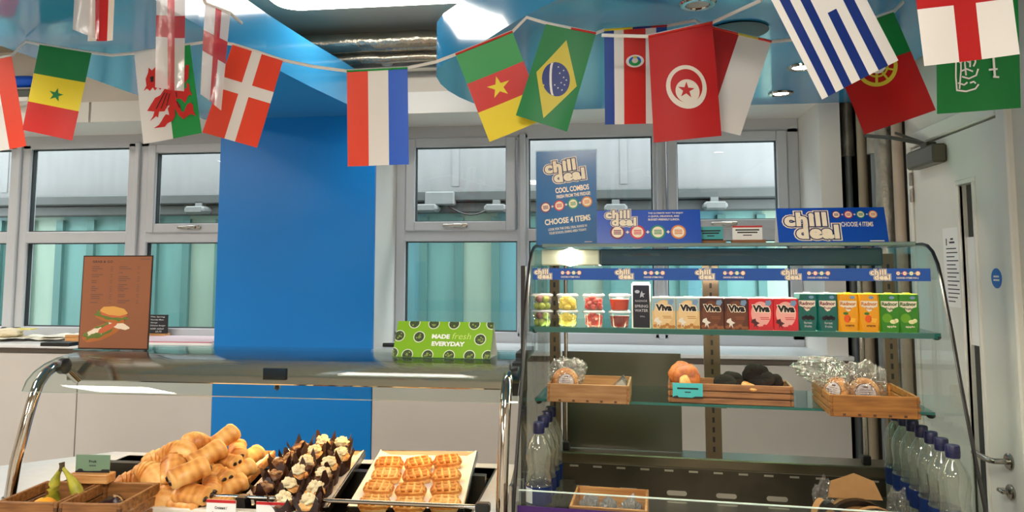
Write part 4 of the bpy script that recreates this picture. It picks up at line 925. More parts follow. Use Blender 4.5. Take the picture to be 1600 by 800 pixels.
# base carcass and deck
b = B(); b.box(XL, XRr, -.24, .50, 0, .74, bev=.004); b.build('base_cabinet', mat('dark_case_base', (40, 38, 40), .4), dc)
b = B(); b.box(XL+.01, XRr-.01, -.22, .385, DK-.02, DK); b.box(XL+.01, XRr-.01, .375, .385, DK, .905)
b.build('steel_deck', darksteel, dc)
B().box(XRr-.135, XRr-.012, -.205, .365, DK, DK+.051, bev=.003).build('side_step', darksteel, dc); B().box(XL+.008, XL+.10, -.205, .365, DK, DK+.051, bev=.003).build('side_step', darksteel, dc)
b = B(); b.box(XL+.01, XRr-.01, .39, .50, .90, .938, bev=.004); b.build('rear_ledge', mat('case_ledge_steel', (132, 122, 102), .28, .9), dc)
slotm = mat('bright_slot_edge', (190, 184, 170), .3, .6)
b = B(); b.box(XL+.02, XRr-.02, .3735, .3755, DK+.001, DK+.004)
for k in range(13):
    x = -.50+.082*k
    b.box(x, x+.03, .3738, .376, .893, .899)
    if k % 2 == 0: b.prism([(x+.04+(.026 if abs(a) < 90 else -.026)+.008*math.cos(math.radians(a)), .822+.008*math.sin(math.radians(a))) for a in (-80, -40, 0, 40, 80, 100, 140, 180, 220, 260)], .373, .376, axis='y'); b.prism([(x+.04+(.026 if abs(a) < 90 else -.026)+.008*math.cos(math.radians(a)), .345+.008*math.sin(math.radians(a))) for a in (-80, -40, 0, 40, 80, 100, 140, 180, 220, 260)], DK, DK+.0012)
b.build('air_slot', slotm, dc)
# rear uprights (slotted) and thin door track
brz = mat('brown_steel_upright', (112, 98, 80), .3, .75)
def upright(x0, x1, y0, nm='upright'):
    b = B(); b.box(x0, x1, y0, y0+.03, .938, 1.64); o = b.build(nm, brz, dc)
    s = B()
    for k in range(20): s.box((x0+x1)/2-.004, (x0+x1)/2+.004, y0-.0008, y0, .96+.033*k, .978+.033*k)
    s.build('shelf_slot', black, o)
u = ac(845, 580, y=.40); upright(XL+.004, XL+.040, .40); upright(-.030, .024, .40); upright(XRr-.045, XRr-.006, .40)
for x in (-.518, .49):
    B().tube([(x, .425, .938), (x, .425, 1.64)], .007, 8).build('door_track', steel, dc, smooth=True)
    B().box(x-.013, x+.013, .41, .44, .938, .968, bev=.003).build('track_foot', black, dc)
B().box(-.535, ac(1065, 640, y=.455).x, .455, .459, .94, 1.285).build('rear_sliding_panel', mat('smoked_rear_panel', (74, 70, 60), .15), dc)
# curved glass ends
ep = [(.49, .80), (.49, 1.665), (.15, 1.665), (.10, 1.658), (.06, 1.640), (.025, 1.605), (0, 1.555), (-.055, 1.42), (-.10, 1.286), (-.175, 1.10), (-.245, .93), (-.265, .80)]
for x, nm in ((XL-.006, 'left_end_glass'), (XRr, 'right_end_glass')):
    b = B(); b.prism(ep, x, x+.006, axis='x'); o = b.build('end_glass', glass('end_panel_glass', (244, 249, 247), .8), dc)
    tr = B(); tr.tube([(x+.003, y, z) for y, z in ep[1:]], .0052, 6); tr.build('edge_trim', black, o, smooth=True)
B().box(XL-.012, XL-.004, -.262, -.235, .74, 1.0).build('front_corner_strip', steel, dc)
# canopy: flat top glass, curved front glass, light housing
tealh = mat('dark_teal_housing', (16, 48, 66), .3)
b = B(); cp = ep[1:7]; th_ = .005
b.box(XL, XRr, .13, .49, 1.662, 1.667); b.build('top_glass', shelfglass, dc)
b = B(); arc = [(.14, 1.6655), (.10, 1.658), (.06, 1.640), (.025, 1.605), (.004, 1.560)]
for i in range(len(arc)-1): b.poly([(XL, *arc[i]), (XRr, *arc[i]), (XRr, *arc[i+1]), (XL, *arc[i+1])])
bmesh.ops.remove_doubles(b.bm, verts=b.bm.verts[:], dist=1e-5); b.build('canopy_glass', glass('canopy_front_glass', (238, 246, 244), 1.2), dc, smooth=60)
b = B(); b.box(XL+.02, XRr-.02, .128, .146, 1.660, 1.672, bev=.002); b.build('canopy_edge', mat('pale_green_edge', (112, 132, 126), .2), dc)
b = B(); b.box(-.37, .50, .17, .40, 1.60, 1.655, bev=.004); b.build('light_housing', tealh, dc)
b = B(); b.box(XL+.012, -.372, .17, .40, 1.60, 1.655, bev=.004); b.build('lamp_end_cover', mat('pale_lamp_cover', (236, 228, 204), .4), dc)
cl_ = lamp_mat('case_lamp_light', (255, 240, 214), CASE_E)
b = B(); b.box(-.54, .55, .012, .026, 1.566, 1.584); b.build('light_tube', cl_, dc); B().box(-.545, .555, .002, .034, 1.5845, 1.588).box(-.545, .555, .032, .034, 1.562, 1.5845).build('added_lamp_shield', steel, dc)  # steel channel added round the tube to block its upward and backward light
b = B(); b.lathe([(.001, -.012), (.022, -.008), (.03, 0)], 20, M=Matrix.Translation((-.468, .166, 1.628)) @ Matrix.Rotation(PI/2, 4, 'X') @ Matrix.Scale(-1, 4, (0, 0, 1))); b.build('bright_lamp', lamp_mat('bright_spot_light', (255, 246, 226), 40.0), dc)
B().box(-.36, .40, .386, .399, 1.562, 1.576).build('added_rear_tube', lamp_mat('added_rear_lamp', (255, 244, 224), 120.0), dc)  # unseen tube, added to brighten the deck and the wall panel behind
B().box(XL-.022, XL-.008, -.03, .0, .74, 1.60, bev=.002).build('corner_post', black, dc)
# price strip with the repeated offer
blue_p = mat('offer_blue_print', (0, 74, 158), .35, spec=.5); creamp = mat('offer_cream_print', (244, 228, 202), .5); navyp = mat('offer_navy_print', (6, 30, 92), .5)
maroon, redb, greenb, orangeb = mat('badge_maroon', (120, 16, 74), .5), mat('badge_red', (206, 26, 50), .5), mat('badge_green', (0, 142, 96), .5), mat('badge_orange', (222, 126, 52), .5)
def logo(b, M, wd, mc, mn, mw_, outline=True):
    """two staggered rows of fat rounded letters in a pale outline"""
    h = wd*.225
    for layer, (o, mi, dz) in enumerate(((.165, mw_, 0), (.115, mn, .0004), (.06, mc, .0008))):
        if layer < 2 and not outline: continue
        for tx, x, y, w_ in (('chill', -wd*.08, h*.52, wd*.66), ('deal', wd*.10, -h*.52, wd*.66)):
            b.text(tx, M @ Matrix.Translation((x, y, 0)), w_, h, mi, off=o, dz=dz, ref=0.0, spacing=1.12)
def badges(b, M, x0, dx, r, cols, gap=True):
    """round offer badges joined by plus signs; cols: material indices"""
    for k, mi in enumerate(cols):
        Mk = M @ Matrix.Translation((x0+dx*k, 0, 0)); b.disc(Mk, r, mi, 24); b.disc(Mk, r*.78, 0, 24, dz=.0004)
        for q in (-1, 0, 1) if r > .008 else (0,): b.rect(Mk, -r*.5, r*.5, q*r*.24-r*.07, q*r*.24+r*.07, mi, dz=.0007)
        if k < len(cols)-1:
            Mp = M @ Matrix.Translation((x0+dx*(k+.5), 0, 0)); b.rect(Mp, -r*.22, r*.22, -r*.07, r*.07, 0, dz=.0007); b.rect(Mp, -r*.07, r*.07, -r*.22, r*.22, 0, dz=.0008)
OFM = [creamp, navyp, maroon, redb, greenb, orangeb]
ps = thing('price_strip', 'long blue offer strip under the canopy of the display case', 'sign strip', W(0, -.004, 1.556), AL)
B().box(XL+.012, XRr-.028, -.004, -.0025, 0, .036).build('strip_card', blue_p, ps)
for u in (848, 975, 1101, 1236, 1375):
    b = B(); p = ac(u, 428, y=-.01); logo(b, FR(p.x, .018, -.0046), .060, 0, 1, 0); b.build('offer_logo', OFM, ps)
for u in (892, 1022, 1147, 1279, 1419):
    b = B(); p = ac(u, 425, y=-.01); badges(b, FR(p.x, .022, -.0045), -.026, .0172, .0066, (2, 3, 4, 5)); b.text('CHOOSE 4 ITEMS FOR £', FR(p.x-.002, .009, -.0045), .058, .0052, 0, off=.02); b.build('offer_print', OFM, ps)
# shelves
def shelf(z, y0, y1, nm):
    b = B(); x0, x1 = XL+.004, XRr-.006
    b.box(x0, x1, y0+.002, y1, z-.008, z); b.box(x0, x1, y0, y0+.002, z-.008, z, mi=1); o = b.build('glass_shelf', [shelfglass, edgeglass], dc)
    for x in (XL+.012, -.005, XRr-.03):
        k = B(); k.prism([(y0+.05, z-.009), (.40, z-.009), (.40, z-.05), (.36, z-.045)], x, x+.012, axis='x')
        k.box(x-.012, x+.024, y0+.03, y0+.07, z-.016, z-.0085); k.build('shelf_bracket', mat('grey_bracket', (120, 112, 98), .35, .7), o)
    k = B(); k.sph((XRr-.012, y0+.02, z-.012), (.012, .02, .009), seg=12); k.sph((XL+.014, y0+.02, z-.012), (.010, .02, .009), seg=12); k.build('shelf_clip', black, o, smooth=True)
S1, S2 = 1.41, 1.178
shelf(S1, .0, .385, 'upper'); shelf(S2, .075, .395, 'lower')
k = B(); k.box(-.54, .55, .020, .028, S1-.0135, S1-.0095); k.build('light_tube', lamp_mat('added_shelf_lamp', (255, 240, 214), 55.0), dc)  # second tube, added under the shelf to brighten the lower case
k = B(); k.box(XL+.006, XRr-.008, .002, .005, S1-.016, S1-.008); k.build('added_shelf_lip', edgeglass, dc)  # opaque lip added to screen the shelf tube from the front
# front riser glass and purple strip
a_, c_ = ac(830, 762, y=-.2), ac(1500, 776, y=-.2)
b = B(); b.box(XL+.006, XRr-.004, -.215, -.209, DK, .975); o = b.build('front_riser_glass', clear, dc)
B().box(XL+.006, XRr-.004, -.215, -.209, .975, .9775).build('riser_edge', mat('bright_glass_edge', (206, 224, 218), .1, spec=.9), o)
pu = ac(822, 791, y=-.222); pv = ac(1030, 791, y=-.222)
t = thing('promo_strip', 'dark purple strip along the bottom front of the display case', 'sign strip', W(0, -.217, .74), AL)
B().box(XL+.004, pv.x, -.003, -.0005, .0, pu.z-.74).build('strip_card', mat('purple_print', (58, 12, 96), .4), t)
# ------------------------------------------------------------------ things on top of the case
TZ = 1.6675
poster_px = [(837, 236), (932, 235), (932, 376), (838, 376)]
Y0 = .30
a_, c_ = ac(838, 300, y=Y0), ac(932, 300, y=Y0); pw = c_.x-a_.x; ph = ac(880, 236, y=Y0).z-TZ
po = thing('offer_poster', 'upright blue chill deal poster in a clear holder on the display case', 'poster', W((a_.x+c_.x)/2, Y0, TZ), AL)
b = B(); b.box(-pw/2-.004, pw/2+.004, .0, .003, 0, ph+.004); b.box(-pw/2-.004, pw/2+.004, .003, .06, 0, .003); b.build('acrylic_holder', glass('acrylic_glass', (240, 244, 244), 1.3), po)
B().box(-pw/2, pw/2, -.0014, -.0004, .003, ph).build('poster_sheet', mat('poster_blue', (0, 98, 160), .16, spec=.6), po)
M = FR(0, 0, -.0018)
b = B(); logo(b, M @ Matrix.Translation((-pw*.03, ph*.79, 0)) @ Matrix.Rotation(math.radians(7), 4, 'Z'), pw*.74, 0, 1, 0); b.build('chill_deal_logo', OFM, po)
b = B(); R7 = lambda x, y, a=6: M @ Matrix.Translation((pw*x, ph*y, 0)) @ Matrix.Rotation(math.radians(a), 4, 'Z')
b.text('COOL COMBOS', R7(.10, .60), pw*.56, ph*.058, off=.035); b.build('headline', creamp, po); b = B(); b.text('FRESH FROM THE FRIDGE!', R7(.12, .535), pw*.56, ph*.036, off=.03)
b.build('tagline', creamp, po); b = B(); b.text('CHOOSE 4 ITEMS', R7(.02, .275), pw*.76, ph*.062, off=.035); b.build('call_to_action', creamp, po); b = B(); b.text('LOOK FOR THE CHILL DEAL RANGE IN', R7(.02, .195), pw*.64, ph*.026, off=.02); b.build('small_print', creamp, po); b = B(); b.text('YOUR SCHOOL DINING AREA TODAY!', R7(.02, .155), pw*.62, ph*.026, off=.02)
b.build('small_print', creamp, po); b = B(); b.rect(M, pw*.30, pw*.42, ph*.045, ph*.05); b.build('fine_line', creamp, po)
b = B(); badges(b, R7(-.0, .435, 7), -pw*.345, pw*.23, pw*.088, (2, 3, 4, 5)); b.build('offer_badges', OFM, po)
def tent_case(lab, u0, u1, vtop, y, rz, h, dp):
    a_, c_ = ac(u0, 380, y=y-dp/2), ac(u1, 380, y=y-dp/2); w_ = c_.x-a_.x
    t = thing('tent_card', lab, 'sign', W((a_.x+c_.x)/2, y, TZ+.0006), AL+rz); FM, Lf = tent(t, w_, h, dp, mat('tent_blue_print', (0, 72, 176), .3, spec=.5)); return t, FM, Lf, w_
h1 = ac(1010, 328, y=.20).z-TZ
t, FM, Lf, tw = tent_case('blue folded chill deal card beside the tall poster on the display case', 932, 1096, 328, .215, math.radians(3), h1, .075)
b = B(); logo(b, FM @ Matrix.Translation((-tw*.27, Lf*.77, 0)), tw*.34, 0, 1, 0); b.build('chill_deal_logo', OFM, t)
b = B(); badges(b, FM @ Matrix.Translation((0, Lf*.36, 0)), -tw*.30, tw*.195, tw*.072, (2, 3, 4, 5)); b.build('offer_badges', OFM, t)
b = B(); b.text('THE ULTIMATE WAY TO ENJOY', FM @ Matrix.Translation((tw*.17, Lf*.90, 0)), tw*.34, Lf*.06, off=.03); b.text('A QUICK, DELICIOUS, AND', FM @ Matrix.Translation((tw*.15, Lf*.81, 0)), tw*.30, Lf*.06, off=.03); b.text('BUDGET-FRIENDLY LUNCH.', FM @ Matrix.Translation((tw*.15, Lf*.72, 0)), tw*.30, Lf*.06, off=.03); b.build('offer_lettering', creamp, t)
t, FM, Lf, tw = tent_case('blue folded chill deal card at the right end of the display case top', 1216, 1390, 328, .205, math.radians(2), h1*.985, .075)
b = B(); logo(b, FM @ Matrix.Translation((-tw*.19, Lf*.50, 0)), tw*.56, 0, 1, 0); b.build('chill_deal_logo', OFM, t)
b = B(); badges(b, FM @ Matrix.Translation((0, Lf*.80, 0)), tw*.055, tw*.112, tw*.04, (2, 3, 4, 5)); b.build('offer_badges', OFM, t)
b = B(); b.text('CHOOSE 4 ITEMS', FM @ Matrix.Translation((tw*.235, Lf*.53, 0)), tw*.29, Lf*.13, off=.02); b.rect(FM, tw*.33, tw*.46, Lf*.06, Lf*.085); b.build('offer_lettering', creamp, t)
tealc = mat('teal_price_card', (62, 168, 170), .5)
for lb, cl2, u0, u1, m, dxy in (('teal price card on a wooden block between the two chill deal cards', 'teal price card', 1090, 1134, tealc, .26), ('white and red price card on a wooden block between the two chill deal cards', 'white price card', 1143, 1196, paper, .22)):
    a_, c_ = ac(u0, 372, y=dxy), ac(u1, 372, y=dxy); w_ = c_.x-a_.x; xc = (a_.x+c_.x)/2
    k = thing('sign_block', 'wooden block holding the %s on the display case' % cl2, 'sign holder', W(xc, dxy, TZ), AL)
    B().box(-w_/2, w_/2, -.012, .03, 0, .016, bev=.001).build('block', mat('brown_wood_block', (150, 92, 46), .5, var=.2, scale=20, stretch=(1, 8, 8)), k)
    k = thing('price_card', lb, 'price card', W(xc-.003, dxy, TZ+.0165), AL)
    cw_ = w_*.88; B().box(-cw_/2, cw_/2, -.002, 0, 0, .046).build('card', m, k)
    b = B(); b.rect(FR(0, .032, -.0023), -cw_*.40, cw_*.40, -.0022, .0022); b.rect(FR(0, .024, -.0023), -cw_*.34, cw_*.34, -.0022, .0022); b.rect(FR(0, .015, -.0023), -cw_*.15, cw_*.15, -.0015, .0015); b.build('printed_lines', inkp, k)
    b = B(); b.box(-cw_/2, cw_/2, -.0026, -.0021, .0, .004) if m is tealc else b.box(-cw_/2, cw_/2, -.0026, -.0021, .040, .046); b.build('card_band', inkp if m is tealc else redp, k)
# ------------------------------------------------------------------ upper shelf: fruit pots, water carton, milk cartons, juice cartons
pot = glass('clear_plastic_pot', (246, 246, 242), 1.0, .05, haze=.10); potlid = glass('clear_plastic_lid', (244, 242, 238), 1.2, .1, haze=.45, bump=.3, bscale=120)
grape_g, grape_r = mat('green_grape', (150, 164, 52), .25), mat('red_grape', (112, 46, 44), .25)
pine, melon, jelly, djelly = mat('pineapple_yellow', (250, 224, 84), .4, var=.2, scale=60), mat('melon_red', (216, 62, 48), .35, var=.2, scale=60), mat('orange_red_jelly', (214, 62, 18), .12), mat('dark_red_jelly', (132, 14, 16), .12)
def fruit_pot(label, u, z, fill, hgt=.050, wd=.034):
    p = ac(u, 485, y=.045); t = thing('fruit_pot', label, 'fruit pot', W(p.x, .045, z), AL, 'fruit pots on the upper shelf')
    b = B(); b.lathe([(wd*.74, 0), (wd*.80, .006), (wd*.94, hgt-.009), (wd, hgt-.007), (wd, hgt-.004)], 24, caps=False); b.lathe([(wd*.74, .0004), (.001, .0008)], 24, caps=False); b.build('pot', pot, t, smooth=True)
    b = B(); b.lathe([(wd*1.04, hgt-.007), (wd*1.05, hgt-.004), (wd*.98, hgt-.002), (wd*.9, hgt+.0005), (.001, hgt-.0005)], 24, caps=False); b.build('pot_lid', potlid, t, smooth=True)
    rnd = random.Random(int(u+z*1000)); h2 = hgt-.012
    if fill in ('grape', 'grape2'):
        for k in range(10):
            a = k*2.4; b = B(); zz = .011+.022*(k > 4); b.sph((.015*math.cos(a), .015*math.sin(a), zz), (.012, .012, .0115), seg=12); b.build('grape', grape_r if (k > 4) != (k % 4 == 1) else grape_g, t, smooth=True)
    elif fill in ('pine', 'melon'):
        b = B()
        for k in range(16):
            a = k*2.4; r = wd*.5; M = Matrix.Translation((r*math.cos(a), r*math.sin(a), .010+.0095*(k//5))) @ Matrix.Rotation(rnd.random()*3, 4, 'Z') @ Matrix.Rotation(rnd.random()*.8, 4, 'X')
            b.box(-.0095, .0095, -.0085, .0085, -.0075, .0075, bev=.003, M=M)
        b.build('fruit_chunks', pine if fill == 'pine' else melon, t, smooth=True)
    else:
        b = B(); b.lathe([(wd*.72, .0015), (wd*.78, .006), (wd*.9, h2-.004), (wd*.86, h2-.003), (.001, h2-.003)], 24); b.build('jelly', jelly if fill == 'jelly' else djelly, t, smooth=True)
    return t
for u, f1, f2, nm, nl in ((847, 'grape', 'grape2', 'mixed grapes', 'mixed grapes'), (887, 'pine', 'pine', 'yellow pineapple', 'yellow pineapple'), (927.5, 'melon', 'melon', 'red melon chunks', 'red melon chunks'), (968, 'jelly', 'djelly', 'orange-red jelly', 'dark red jelly')):
    fruit_pot('clear pot of %s, bottom one of its stack on the upper shelf' % nl, u, S1+.0005, f2); fruit_pot('clear pot of %s, top one of its stack on the upper shelf' % nm, u, S1+.0515, f1)
# spring water carton
p = ac(1002, 480, y=.035); t = thing('water_carton', 'tall dark navy spring water carton beside the fruit pots', 'drink carton', W(p.x, .04, S1+.0005), AL)
b = B(); wv, hv = .0285, .138
b.prism([(-wv, -.022), (-wv+.006, -.028), (wv-.006, -.028), (wv, -.022), (wv, .022), (wv-.006, .028), (-wv+.006, .028), (-wv, .022)], 0, hv-.006); b.prism([(-wv*.9, -.024), (wv*.9, -.024), (wv*.9, .024), (-wv*.9, .024)], hv-.006, hv)
b.build('carton_body', mat('carton_white', (232, 222, 206), .4), t)
b = B(); b.box(-wv+.004, wv-.003, -.0286, -.0281, .001, hv-.009); b.build('navy_front', mat('navy_print', (14, 18, 34), .35), t)
M = FR(.001, 0, -.0290); b = B(); b.text('RADNOR', M @ Matrix.Translation((0, .082, 0)), .036, .006, off=.01, spacing=1.15); b.text('SPRING', M @ Matrix.Translation((0, .066, 0)), .040, .0085, off=.02); b.text('WATER', M @ Matrix.Translation((0, .053, 0)), .040, .0085, off=.02); b.text('STILL', M @ Matrix.Translation((.003, .035, 0)), .015, .004)
b.poly([M @ Vector(q) for q in ((-.004, .092, 0), (.002, .096, 0), (.008, .092, 0), (.006, .100, 0), (.012, .104, 0), (.004, .106, 0), (.002, .113, 0), (-.002, .105, 0))]); b.disc(M @ Matrix.Translation((-.012, .110, 0)), .005, rx=.0075); b.build('white_lettering', mat('grey_white_print', (176, 178, 182), .5), t)
# milk cartons
def carton(nm, label, u, w_, h, body, front, grp, y=.03, dpt=.05):
    p = ac(u, 490, y=y-dpt/2); t = thing(nm, label, 'drink carton', W(p.x, y, S1+.0005), AL, grp)
    return t
straw = mat('pale_blue_foil', (120, 150, 182), .3, .4); topw = mat('carton_top_cream', (244, 232, 214), .4)
VI = [(1037, 'cream'), (1075, 'cream'), (1112.5, 'brown'), (1150.5, 'brown'), (1189, 'pink'), (1228, 'pink')]
vlab = ['cream banana-style milk carton next to the dark water carton', 'second cream milk carton, beside the brown ones', 'brown chocolate milk carton next to the cream ones', 'second brown milk carton, beside the pink-red ones', 'pink-red milk carton next to the brown ones', 'second pink-red milk carton, beside the dark green juice']
vlab[0] = 'cream milk carton next to the dark water carton'
vc = {'cream': ((214, 178, 120), (140, 172, 182), (190, 128, 60)), 'brown': ((88, 44, 26), (60, 22, 16), (150, 92, 52)), 'pink': ((206, 32, 44), (196, 24, 38), (228, 160, 150))}
for (u, k), lb in zip(VI, vlab):
    t = carton('milk_carton', lb, u, .072, .094, None, None, 'milk cartons on the upper shelf'); wv, hv = .0345, .093
    base, corner, arcc = vc[k]
    b = B(); b.box(-wv, wv, -.025, .025, 0, hv, bev=.0012); b.box(-wv+.004, wv-.004, -.010, .010, hv, hv+.0015); b.build('carton_body', mat('milk_%s' % k, base, .35), t)
    b = B(); b.box(-wv+.001, wv-.001, -.024, .024, hv+.0002, hv+.001); b.box(-.012, .016, -.012, .004, hv+.001, hv+.003); b.build('carton_top', topw, t)
    M = FR(0, 0, -.0253); b = B()
    b.poly([M @ Vector((x, y, 0)) for x, y in [(-wv+.001, hv-.001)] + [(-wv+.001, .055)] + [(-.028*math.cos(a)*1.0+.0, .052+.034*math.sin(a)) for a in [i*PI/24 for i in range(0, 13)]] + [(0, hv-.001)]], 0)
    b.poly([M @ Vector((x, y, 0)) for x, y in [(wv-.001, hv-.001), (0, hv-.001)] + [(.028*math.cos(a), .052+.034*math.sin(a)) for a in [i*PI/24 for i in range(12, -1, -1)]] + [(wv-.001, .055)]], 0)
    b.poly([M @ Vector((.028*math.cos(a), .05+.0335*math.sin(a) if math.sin(a) > 0 else .05+.040*math.sin(a), .0003)) for a in [i*PI/16 for i in range(32)]], 1)
    for q in range(7): b.poly([M @ Vector((-.026+.009*q+.006*math.cos(a), .008+.004*math.sin(q*2)+.005*math.sin(a), .0005)) for a in [i*PI/5 for i in range(10)]], 2)
    b.rect(M, -.003, .022, .036, .038, 2, dz=.0006); b.rect(M, -.001, .024, .031, .033, 2, dz=.0006)
    b.build('carton_print', [mat('milk_%s_corner' % k, corner, .4), mat('milk_%s_disc' % k, {'cream': (224, 192, 140), 'brown': (104, 56, 32), 'pink': (232, 164, 154)}[k], .4), mat('milk_%s_detail' % k, {'cream': (178, 118, 52), 'brown': (140, 82, 46), 'pink': (196, 40, 50)}[k], .4)], t)
    b = B(); b.text('Viva', M @ Matrix.Translation((.001, .063, 0)), .044, .0175, 0, off=.13, dz=.0007, ref=0.0); b.build('lettering_outline', mat('outline_cream', (238, 222, 196), .5), t)
    b = B(); b.text('Viva', M @ Matrix.Translation((.001, .063, 0)), .044, .0175, 0, off=.06, dz=.0012, ref=0.0); b.build('lettering', inkp, t)
    b = B(); b.poly([M @ Vector(q) for q in ((-.026, .030, .0008), (-.016, .034, .0008), (-.014, .026, .0008), (-.004, .020, .0008), (-.012, .016, .0008), (-.010, .004, .0008), (-.016, .014, .0008), (-.021, .006, .0008), (-.020, .018, .0008), (-.029, .022, .0008))]); b.build('splash_print', mat('splash_white', (226, 218, 206), .4) if k != 'pink' else mat('splash_dark', (70, 24, 30), .4), t)
    b = B(); b.poly([M @ Vector(q) for q in ((.012, .074, .0014), (.024, .070, .0014), (.030, .080, .0014), (.027, .088, .0014), (.014, .086, .0014))]); b.build('straw_seal', straw, t)
# juice cartons (leaning prisms with chamfered sides)
JU = [(1262, 'forest'), (1294, 'forest'), (1326, 'orange'), (1359, 'orange'), (1391, 'apple'), (1420, 'apple')]
jc = {'forest': (0, 92, 84), 'orange': (226, 152, 8), 'apple': (44, 124, 18)}
jl = ['dark green forest fruits juice carton next to the pink-red milk', 'second dark green forest fruits juice carton, beside the orange ones', 'orange juice carton next to the dark green ones', 'second orange juice carton, beside the bright green ones', 'bright green apple juice carton next to the orange ones', 'last bright green apple juice carton at the right end of the shelf']
for (u, k), lb in zip(JU, jl):
    t = carton('juice_carton', lb, u, .058, .108, None, None, 'juice cartons on the upper shelf'); hv = .107
    bm_ = mat('juice_'+k, jc[k], .3); b = B()
    R = []
    for z, q in ((0, 0), (hv*.30, .45), (hv*.60, .45), (hv*.80, .1), (hv, 0)):
        c = .0085*(1-q*.0)*(1 if z in (0, hv) else .45); R.append([(-.028, -.025+c, z), (-.028+c, -.025, z), (.028-c*1.0, -.025, z), (.028, -.025+c, z), (.028, .025, z), (-.028, .025, z)])
    b.rings(R); b.build('carton_body', bm_, t)
    b = B(); b.box(-.027, .027, -.024, .024, hv, hv+.0012); b.box(-.006, .010, -.014, .004, hv+.0012, hv+.004); b.build('carton_top', mat('juice_top_'+k, {'forest': (190, 226, 214), 'orange': (246, 222, 40), 'apple': (206, 226, 60)}[k], .4), t)
    M = FR(-.001, 0, -.0254); b = B()
    b.poly([M @ Vector(q) for q in ((-.023, .088, 0), (.023, .088, 0), (.022, .072, 0), (.012, .069, 0), (.006, .060, 0), (-.001, .057, 0), (-.006, .061, 0), (-.011, .069, 0), (-.022, .073, 0))]); b.build('name_panel', mat('panel_cream', (226, 214, 190), .5), t)
    b = B(); ink2 = mat('juice_ink_'+k, {'forest': (112, 14, 46), 'orange': (196, 110, 20), 'apple': (34, 84, 20)}[k], .5)
    b.text('Radnor', M @ Matrix.Translation((0, .080, 0)), .042, .0105, off=.035, dz=.0005); b.text('Fruits', M @ Matrix.Translation((0, .067, 0)), .020, .0075, off=.03, dz=.0005); b.build('lettering', ink2, t)
    b = B()
    if k == 'forest':
        for q in range(5): b.disc(M @ Matrix.Translation((-.010+.006*q, .037+.003*(q % 2), .0004)), .006, 0, 12)
    elif k == 'orange':
        b.disc(M @ Matrix.Translation((-.003, .037, .0004)), .011, 0, 16, rx=.009); b.poly([M @ Vector(q) for q in ((.0, .040, .0004), (.020, .038, .0004), (.016, .026, .0004), (.002, .028, .0004))], 1); b.disc(M @ Matrix.Translation((-.007, .052, .0005)), .004, 2, 12, rx=.007)
    else:
        b.disc(M @ Matrix.Translation((-.008, .040, .0004)), .013, 0, 16); b.disc(M @ Matrix.Translation((.008, .030, .0006)), .006, 1, 14, rx=.009); b.disc(M @ Matrix.Translation((.016, .033, .0006)), .006, 1, 12)
    b.build('fruit_picture', {'forest': [mat('berry_print', (20, 14, 26), .5)], 'orange': [mat('orange_print', (226, 84, 14), .5), mat('slice_print', (240, 176, 50), .5), mat('leaf_print', (52, 112, 30), .5)], 'apple': [mat('apple_print', (96, 156, 26), .5), mat('apple_flesh_print', (232, 228, 170), .5)]}[k], t)
    b = B()
    if k == 'forest': b.text('forest', M @ Matrix.Translation((.001, .024, 0)), .022, .007, off=.02, dz=.0008); b.text('fruits', M @ Matrix.Translation((.001, .014, 0)), .020, .007, off=.02, dz=.0008)
    else: b.text(k, M @ Matrix.Translation((.003, .016, 0)), .024, .0075, off=.02, dz=.0008)
    b.build('flavour_lettering', mat('grey_white_print', (176, 178, 182), .5) if k == 'forest' else (mat('flavour_brown', (92, 44, 12), .5) if k == 'orange' else creamp), t)
    b = B(); b.disc(M @ Matrix.Translation((.006 if int(u) % 2 else .012, .098, .0004)), .0045, 0, 12, rx=.007); b.build('straw_seal', straw, t)
# ------------------------------------------------------------------ lower shelf: crates, biscuits, bagged rolls
def case_crate(label, u0, u1, v, y0, dp, h, z, m, rz=0, slat=False, holes=False):
    a_, c_ = ac(u0, v, y=y0), ac(u1, v, y=y0); t = thing('snack_crate', label, 'crate', W(a_.x, y0, z), AL+rz, 'wooden crates on the lower shelf')
    crate_box(t, (c_.x-a_.x), dp, h, m, th=.007, slat=slat, holes=holes); return t, a_.x, c_.x-a_.x
amber = wood('amber_wood', (128, 80, 28), (166, 110, 46)); brownw = wood('brown_wood', (112, 72, 40), (148, 102, 62)); lightw = wood('light_wood', (140, 98, 56), (170, 128, 82))
k1, x1, w1 = case_crate('plain wooden crate with one bagged roll, left on the lower shelf', 855, 983, 618, .02, .20, .056, S2+.0005, lightw, holes=True)
k2, x2, w2 = case_crate('slatted wooden crate of round biscuits in the middle of the lower shelf', 1044, 1239, 612, .085, .13, .060, S2+.0005, brownw, slat=True, rz=math.radians(-1.5))
k3, x3, w3 = case_crate('wooden crate with slatted sides and two bagged rolls, right on the lower shelf', 1297, 1438, 632, -.045, .26, .060, S2+.0005, amber, slat='side', holes=True)
bagm = glass('crinkled_clear_bag', (244, 242, 238), 2.6, .12, haze=.10, hazecol=(244, 242, 238), bump=.9, bscale=60); rollm = baked('golden_bun', (188, 116, 44), (218, 152, 74), (232, 180, 106), 18)
labw = mat('label_white', (214, 206, 210), .4); labp = mat('label_maroon', (70, 18, 30), .5)
def bag_mesh(rx, ry, rz_, seed, spike=.22):
    b = B(); q = bmesh.ops.create_icosphere(b.bm, subdivisions=5, radius=1); off = Vector((seed*3.1, seed*1.7, seed))
    for v in q['verts']:
        d = v.co.copy(); n1 = noise.noise(d*2.3+off); n2 = abs(noise.noise(d*5+off)); n3 = abs(noise.noise(d*11+off*2)); k = 1+spike*n1-.28*n2-.10*n3; up = max(0, d.z)
        v.co = Vector((d.x*rx*k*(1+.25*up), d.y*ry*k*(1-.45*up), d.z*rz_*k*(1+.12*n1)))
    return b
